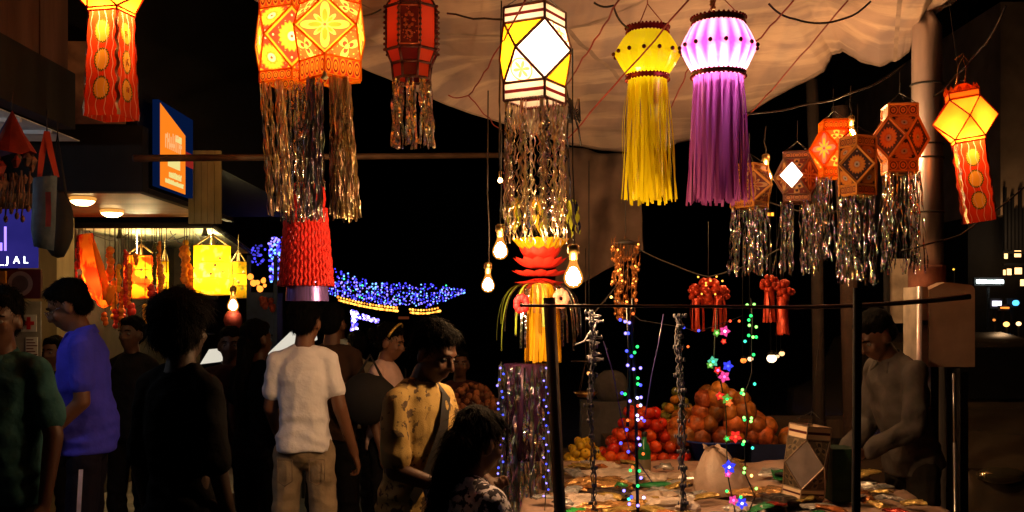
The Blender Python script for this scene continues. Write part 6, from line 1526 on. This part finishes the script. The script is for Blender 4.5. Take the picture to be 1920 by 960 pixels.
    # eyes
    for s in (-1, 1):
        m = MB(); q = MB(); q.ball((0, 0, 0), (.013, .008, .008), 10, 8); m.add([Hd(Vector(p)+Vector((s*.031, .080, 1.606))) for p in q.v], q.f)
        q = MB(); q.ball((0, 0, 0), (.005, .003, .005), 8, 6); m.mi = 1; m.add([Hd(Vector(p)+Vector((s*.031, .0865, 1.606))) for p in q.v], q.f); sc(m)
        o = m.build('eye', [pbr('eye_white', (.16, .14, .13), .4, var=0, spec=.1), MBLK]); o.parent = root
        m = MB(); m.tube([Hd((s*.012, .097, 1.626)), Hd((s*.032, .096, 1.634)), Hd((s*.052, .080, 1.626))], .0032, 5); sc(m); o = m.build('eyebrow', HAIR); o.parent = root
    # ---- shirt
    m = MB(); w1 = wide
    zs = [(hem, .168, .132), (.95, .162, .126+belly*.6), (1.05, .144, .108+belly), (1.15, .148, .112+belly*.6), (1.28, .162, .120), (1.36, .156, .108), (1.41, .125, .086), (1.448, .078, .066), (1.462, .062, .058)]
    secs = []
    for z, wx, dy in zs:
        c = Vector((0, belly*.3 if z < 1.2 else 0, z)); tt = max(0, min(1, (z-.9)/.2)) if not seated else 1
        cc = U(c) if not seated else U(Vector((0, c.y, max(z, .90))))
        secs.append((cc, UV((wx*w1, 0, 0)), UV((0, dy, 0))))
    loft(m, secs, 28)
    for nm in 'lr':
        sh, el, wr, ar = J[nm]; s = -1 if nm == 'l' else 1; cap(m, U((s*.045, -.012, 1.435)), sh, .042, .054); e = el+(wr-el)*.9 if long_sleeve else sh+(el-sh)*(sleeve*1.2); 
        if long_sleeve: cap(m, sh, el, .062, .058); cap(m, el, e, .056, .044)
        else: cap(m, sh, sh+(e-sh)*.92, .057, .060)
    sc(m)
    def wr_(c):
        q = Vector((c.x*5, c.y*5, c.z*2.2)); f = abs(noise.noise(q*1.3+Vector((X*7, 0, 0)))); g_ = noise.noise(Vector((c.x*14+c.z*6, c.y*14, c.z*9))); return .026*(.30-f)+.012*(.25-abs(noise.noise(Vector((c.x*9+c.z*7, c.y*9, c.z*10-c.x*6)))))+.005*g_+.004*math.sin(c.z*60+8*noise.noise(c*5))*max(0, 1-abs(c.z/k-1.0-dz)*5)
    sh_ = fuse(m, 'shirt', shirt, root, voxel*k, 3, wr_)
    if collar:
        m = MB(); c0 = U((0, -.008, 1.455)); n = 20
        for k_ in range(n):
            pass
        ring = [c0+UV(((.066)*math.cos(2*PI*i/n), (.062)*math.sin(2*PI*i/n), -.012*math.sin(2*PI*i/n))) for i in range(n+1)]
        m.strip(ring, [UV((.010*math.cos(2*PI*i/n)*-1, -.010*math.sin(2*PI*i/n), .020)) for i in range(n+1)]); 
        for s in (-1, 1): m.add([U((s*.01, .072, 1.448)), U((s*.062, .05, 1.455)), U((s*.072, .085, 1.405))], [(0, 1, 2)])
        sc(m); o = m.build('collar', shirt if not isinstance(shirt, list) else shirt[0]); o.parent = root; s2 = o.modifiers.new('t', 'SOLIDIFY'); s2.thickness = .004
    # ---- trousers
    m = MB(); m.ball(pel+Vector((0, 0, -.01)), (.155*w1, .118, .13), 16, 10)
    for nm in 'lr':
        h, kn, an = L[nm]; cap(m, h, kn, .084, .070); cap(m, kn, an+Vector((0, 0, .03)), .069, .064)
    sc(m); fuse(m, 'trousers', trousers, root, voxel*k, 3, lambda c: .020*(.3-abs(noise.noise(Vector((c.x*6, c.y*6, c.z*7)))))+.004*math.sin(c.z*70+6*noise.noise(c*6))*(1 if c.z < .5*k else .3))
    m = MB()
    for nm in 'lr': an = L[nm][2]; cap(m, an+Vector((0, -.04, -.045)), an+Vector((0, .14, -.052)), .045, .036, 10)
    sc(m); m.v = [(x, y, max(z, .002)) for x, y, z in m.v]; o = m.build('shoes', shoes); o.parent = root
    # ---- hair
    m = MB()
    def he(c, r): q = MB(); q.ball((0, 0, 0), r, 18, 14); m.add([Hd(Vector(p)+Vector(c)) for p in q.v], q.f)
    g_ = hairs
    he((0, -.022, 1.652), (.084*g_, .096*g_, .086*g_)); he((0, -.052, 1.595), (.076*g_, .058*g_, .068)); he((0, .030, 1.690), (.066*g_, .052, .036*g_))
    if hair == 'big': he((0, -.03, 1.66), (.110, .118, .095)); he((0, -.045, 1.60), (.104, .085, .085)); he((0, .045, 1.70), (.085, .06, .045))
    if hair == 'bun': he((0, -.125, 1.62), (.045, .045, .045)); he((0, -.05, 1.60), (.080, .065, .075))
    if hair == 'long':
        he((0, -.045, 1.59), (.072, .062, .08)); 
        pts = [Hd((0, -.085, 1.58)), U((0, -.105, 1.46)), U((.0, -.135, 1.32)), U((.01, -.13, 1.18)), U((.02, -.125, 1.05))]
        for q, (pa, pb) in enumerate(zip(pts[:-1], pts[1:])): cap(m, pa, pb, [.060, .048, .036, .028][q], [.048, .036, .028, .012][q])
    sc(m); ho = fuse(m, 'hair', HAIR, root, min(voxel, .009)*k, 2, lambda c: .006*noise.noise(Vector((c.x*60, c.y*60, c.z*25)))+.005*noise.noise(c*18))
    if strands:
        r5 = random.Random(int(X*1000)); me = ho.data; N = len(me.vertices); m = MB(); hc = Hd((0, 0, 1.62))*k; nose_ = (Hd((0, 1, 1.62))-Hd((0, 0, 1.62))).normalized()
        for _ in range(strands):
            vtx = me.vertices[r5.randrange(N)]; p = vtx.co.copy(); nn = vtx.normal.copy()
            if (p-hc).normalized().dot(nose_) > .75 and p.z < hc.z+.05: continue
            dn = Vector((0, 0, -1)) if hair in ('long', 'bun') else (Vector((0, 0, -.8))+nose_*.5*(1 if p.z > hc.z+.02 else -.2))
            d = (dn-nn*dn.dot(nn)); d = (d.normalized() if d.length > .05 else nose_)+Vector((r5.gauss(0, .3), r5.gauss(0, .3), r5.gauss(0, .2)))
            L_ = r5.uniform(.012, .03)*(1.6 if hair in ('long', 'big') else 1); sdv = nn.cross(d).normalized()*.0011
            pts = [p-nn*.002, p+d*L_*.4+nn*.005, p+d*L_*.8+nn*.005, p+d*L_*1.15+nn*r5.uniform(-.002, .009)]
            m.strip(pts, [sdv, sdv, sdv*.8, sdv*.2])
        o = m.build('hair_strands', HAIR); o.parent = root
    root['_u'] = 1; del root['_u']
    return root, U, Hd, k
def attach(m, root, k, name, mat, **kw):
    m.v = [tuple(Vector(p)*k) for p in m.v]; o = m.build(name, mat, **kw); o.parent = root; return o
WX = lambda px, Y: (px-960)/F*Y

# man in the green shirt, left edge
person('man in a green collared short sleeved shirt at the left edge', WX(2, 4.3), 4.3, 1.70, (-.35, -1), cloth('green_shirt', (.03, .09, .10), var=.3), cloth('black_trousers', (.008, .008, .009)), SKIN2, .010, collar=True, strands=1800, wide=1.18, sleeve=.62, headp=.15, heady=.4, arms={'l': {'e': Vector((-.235, -.02, 1.13)), 'w': Vector((-.25, .03, .87))}, 'r': {'w': Vector((.25, .02, .87))}}, belly=.02)
# man in the blue polo shirt
ro, U, Hd, k = person('man in a bright blue polo shirt and glasses looking down, in profile', WX(166, 5.5), 5.5, 1.79, (-1, -.22), cloth('blue_polo', (.06, .06, .72), var=.1), cloth('dark_track_pants', (.012, .010, .02)), SKIN, .0085, collar=True, strands=2500, lean=.06, headp=.42, wide=.95, belly=.045, sleeve=.62, arms={'l': {'e': Vector((-.20, -.01, 1.12)), 'w': Vector((-.14, .20, .93)), 'curl': .9}, 'r': {'e': Vector((.20, -.02, 1.12)), 'w': Vector((.15, .18, .92)), 'curl': .9}})
m = MB()
for s in (-1, 1):
    n = 16; m.tube([Hd((s*.032+.021*math.cos(2*PI*i/n), .108, 1.606+.016*math.sin(2*PI*i/n))) for i in range(n+1)], .0018, 4); m.tube([Hd((s*.053, .106, 1.61)), Hd((s*.074, .0, 1.605))], .0018, 4)
m.tube([Hd((-.011, .108, 1.61)), Hd((.011, .108, 1.61))], .0018, 4); attach(m, ro, k, 'glasses', pbr('steel_frame', (.6, .6, .6), .2, 1))
m = MB(); m.strip([(-.208, .0, .80), (-.210, .01, .6), (-.192, .02, .50), (-.19, .01, .3), (-.187, 0, .13)], [Vector((0, .010, 0))]*5); m.v = [(x, y, z) for x, y, z in m.v]; attach(m, ro, k, 'side_stripe', pbr('pale_stripe', (.6, .55, .8), .6))
a_ = math.atan2(-.22, -1)-PI/2; q = Matrix.Rotation(a_, 3, 'Z') @ (Vector((-.13, .31, .90))*k)+Vector((WX(166, 5.5), 5.5, 0))
b = thing('phone', 'dark phone in the hand of the man in blue', 'phone', q); m = MB(Matrix.Translation(q) @ Matrix.Rotation(a_, 4, 'Z') @ Matrix.Rotation(.6, 4, 'X')); m.box((-.035, -.004, -.065), (.035, .004, .065)); m.build('case', MBLK, b, smooth=False); m = MB(Matrix.Translation(q) @ Matrix.Rotation(a_, 4, 'Z') @ Matrix.Rotation(.6, 4, 'X')); m.box((-.031, -.0065, -.058), (.031, -.0045, .058)); m.build('screen', pbr('dark_screen', (.01, .01, .015), .1), b, smooth=False)
# people in the dark behind
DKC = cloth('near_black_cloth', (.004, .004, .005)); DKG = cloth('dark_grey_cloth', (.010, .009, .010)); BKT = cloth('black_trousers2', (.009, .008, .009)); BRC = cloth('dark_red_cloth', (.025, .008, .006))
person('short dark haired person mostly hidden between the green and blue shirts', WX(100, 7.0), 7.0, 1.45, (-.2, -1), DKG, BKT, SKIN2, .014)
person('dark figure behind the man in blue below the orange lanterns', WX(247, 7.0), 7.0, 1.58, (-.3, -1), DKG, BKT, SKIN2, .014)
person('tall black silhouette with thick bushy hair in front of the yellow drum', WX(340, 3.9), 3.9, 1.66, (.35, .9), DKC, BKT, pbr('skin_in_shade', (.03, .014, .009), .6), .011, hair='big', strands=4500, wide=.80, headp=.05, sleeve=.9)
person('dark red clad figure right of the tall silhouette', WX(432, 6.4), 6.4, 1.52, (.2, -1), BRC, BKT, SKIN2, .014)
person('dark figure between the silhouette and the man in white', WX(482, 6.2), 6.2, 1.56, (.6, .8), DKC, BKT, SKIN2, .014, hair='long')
# man in the white T-shirt, back view
_w = person('man in a white T-shirt and khaki trousers seen from behind', WX(570, 5.7), 5.7, 1.68, (-.05, 1), cloth('white_tshirt', (.80, .78, .86), var=.05), cloth('khaki_trousers', (.32, .24, .16), var=.25), SKIN, .009, strands=2500, wide=.88, sleeve=.55, hem=.90, headp=.12, heady=-.25, legs={'l': .04, 'r': -.03}, arms={'l': {'e': Vector((-.235, .03, 1.13)), 'w': Vector((-.19, .24, .98))}, 'r': {'e': Vector((.25, -.02, 1.13)), 'w': Vector((.27, .05, .87)), 'curl': .9}})
rw, Uw, _hw, kw = _w
for sx in (-1, 1):
    m = MB(); P4 = [Vector((sx*.125, -.112, .86)), Vector((sx*.045, -.125, .86)), Vector((sx*.045, -.122, .745)), Vector((sx*.085, -.121, .72)), Vector((sx*.125, -.108, .745)), Vector((sx*.125, -.112, .86))]
    m.tube(P4, .0028, 5); attach(m, rw, kw, 'pocket', pbr('khaki_seam', (.16, .11, .07), .8))
person('brown shirted man partly hidden beside the man in white', WX(622, 6.6), 6.6, 1.66, (.2, 1), cloth('brown_shirt', (.04, .022, .014)), BKT, SKIN2, .012, headp=.1)
person('far person in a pale cream top beyond the woman', WX(668, 8.2), 8.2, 1.47, (-.5, .8), cloth('cream_top', (.30, .26, .20)), DKG, SKIN2, .014, wide=.85)
person('very far white shirted person down the street', WX(638, 10.5), 10.5, 1.6, (-.5, -.8), cloth('dull_white', (.45, .43, .42)), DKG, SKIN2, .016)
# woman with hairband in pink
ro, U, Hd, k = person('woman in a pale pink top with a gold hairband, in profile', WX(722, 6.6), 6.6, 1.545, (1, -.25), cloth('pale_pink_top', (.62, .42, .38), var=.15), DKG, SKIN, .010, strands=1500, hair='bun', wide=.85, headp=.28, sleeve=.7)
m = MB(); n = 16; m.tube([Hd((.092*math.cos(PI*i/n), .012+.03*math.sin(PI*i/n), 1.645+.098*math.sin(PI*i/n))) for i in range(n+1)], .009, 6); attach(m, ro, k, 'hairband', pbr('gold_hairband', (.75, .5, .12), .3, .6))
m = MB(); m.strip([U((-.11, .11, 1.40)), U((-.02, .14, 1.25)), U((.10, .12, 1.05))], [UV_ for UV_ in [Vector((.012, 0, .012))]*3]); m.strip([U((-.11, .11, 1.40)), U((-.12, .0, 1.475)), U((-.10, -.11, 1.38)), U((.0, -.14, 1.2))], [Vector((.012, 0, .005))]*4); attach(m, ro, k, 'bag_strap', MBLK)
b = thing('handbag', 'big black handbag carried by the woman in pink', 'bag', (WX(690, 6.35), 6.35, 1.0)); m = blobmesh((WX(692, 6.3), 6.3, 1.10), (.16, .08, .15), 16, 12, .12, 6, 4); m.build('bag_body', MBLACKW, b); m = MB(); m.tube([(WX(692, 6.3)-.08, 6.3, 1.22), (WX(692, 6.3), 6.35, 1.36), (WX(692, 6.3)+.08, 6.3, 1.22)], .010, 6); m.build('handle', MBLACKW, b)
# man in the yellow T-shirt
def ytee():
    f = noise_n(34, 4); g_ = noise_n(5, 2)
    c = mixc(f.lt(.44, .03)*g_.lt(.52, .06), (.46, .30, .09), (.10, .06, .03)); return c
_y = person('man in a printed mustard T-shirt looking down at the stall', WX(775, 4.1), 4.1, 1.585, (.88, -.48), pbr('mustard_print', (.46, .3, .09), .85, colfn=ytee, bump=.25, bscale=250), cloth('maroon_trousers', (.12, .02, .02)), SKIN2, .0075, strands=3500, wide=1.02, lean=.08, headp=.38, sleeve=.72, arms={'r': {'e': Vector((.23, .04, 1.12)), 'w': Vector((.13, .28, 1.06)), 'curl': 1.0}, 'l': {'e': Vector((-.22, .08, 1.13)), 'w': Vector((-.08, .30, 1.08)), 'curl': 1.0}})
ry, Uy, _hy, ky = _y
m = MB(); m.strip([Uy((-.05, -.09, 1.43)), Uy((-.06, .0, 1.485)), Uy((-.04, .10, 1.41)), Uy((.02, .135, 1.28)), Uy((.10, .13, 1.12)), Uy((.15, .09, 1.0))], [Vector((.022, 0, .012)), Vector((.028, 0, .006)), Vector((.030, 0, .012)), Vector((.03, 0, .02)), Vector((.03, 0, .02)), Vector((.02, 0, .02))]); attach(m, ry, ky, 'shoulder_strap', MBLACKW)  # dark band added diagonally over shoulder and chest
# girl in patterned blouse
def blouse():
    f = noise_n(38, 3); return mixc(f.lt(.5, .03), (.80, .72, .78), (.03, .02, .03))
ro_, U_, _h, _k = person('woman in a black and white patterned blouse with long dark hair', WX(852, 3.75), 3.75, 1.63, (.80, .60), pbr('patterned_blouse', (.3, .3, .3), .85, colfn=blouse, bump=.2, bscale=200), DKG, SKIN2, .0085, strands=4000, hair='long', wide=1.10, lean=.12, headp=.22, seated=True, sleeve=.8, z0=.0, arms={'r': {'e': Vector((.24, .14, 1.15)), 'w': Vector((.17, .38, 1.12))}, 'l': {'e': Vector((-.23, .12, 1.13)), 'w': Vector((-.10, .34, 1.06))}})
b = thing('stool', 'dark wooden stool under the woman in the patterned blouse', 'stool', (WX(868, 3.75), 3.75, 0)); m = MB(); m.lathe((WX(868, 3.75), 3.75, .42), [(.17, 0), (.18, .02), (.18, .05), (.16, .06)], 20); m.build('seat', MWOOD, b)
for i in range(4): a = PI/4+i*PI/2; m = MB(); m.tube([(WX(868, 3.75)+.12*math.cos(a), 3.75+.12*math.sin(a), .42), (WX(868, 3.75)+.16*math.cos(a), 3.75+.16*math.sin(a), 0)], .016, 6); m.build('leg', MWOOD, b)
# dim vendor behind
person('dim fruit seller standing behind the flower basket', WX(862, 7.2), 7.2, 1.36, (.1, -1), cloth('dull_red_sari', (.04, .014, .012), var=.4), DKG, SKIN2, .013)
# vendor with greyish shirt
person('vendor in a pale grey long sleeved shirt leaning forward behind the black post', WX(1712, 5.3), 5.3, 1.66, (-.93, -.3), cloth('pale_grey_shirt', (.085, .075, .07), var=.3), cloth('dark_trousers', (.03, .025, .02)), SKIN2, .009, lean=.28, headp=.35, wide=1.0, long_sleeve=True, arms={'l': {'e': Vector((-.22, .10, 1.13)), 'w': Vector((-.12, .34, 1.08))}, 'r': {'e': Vector((.22, .06, 1.12)), 'w': Vector((.14, .32, 1.02))}}, collar=True)
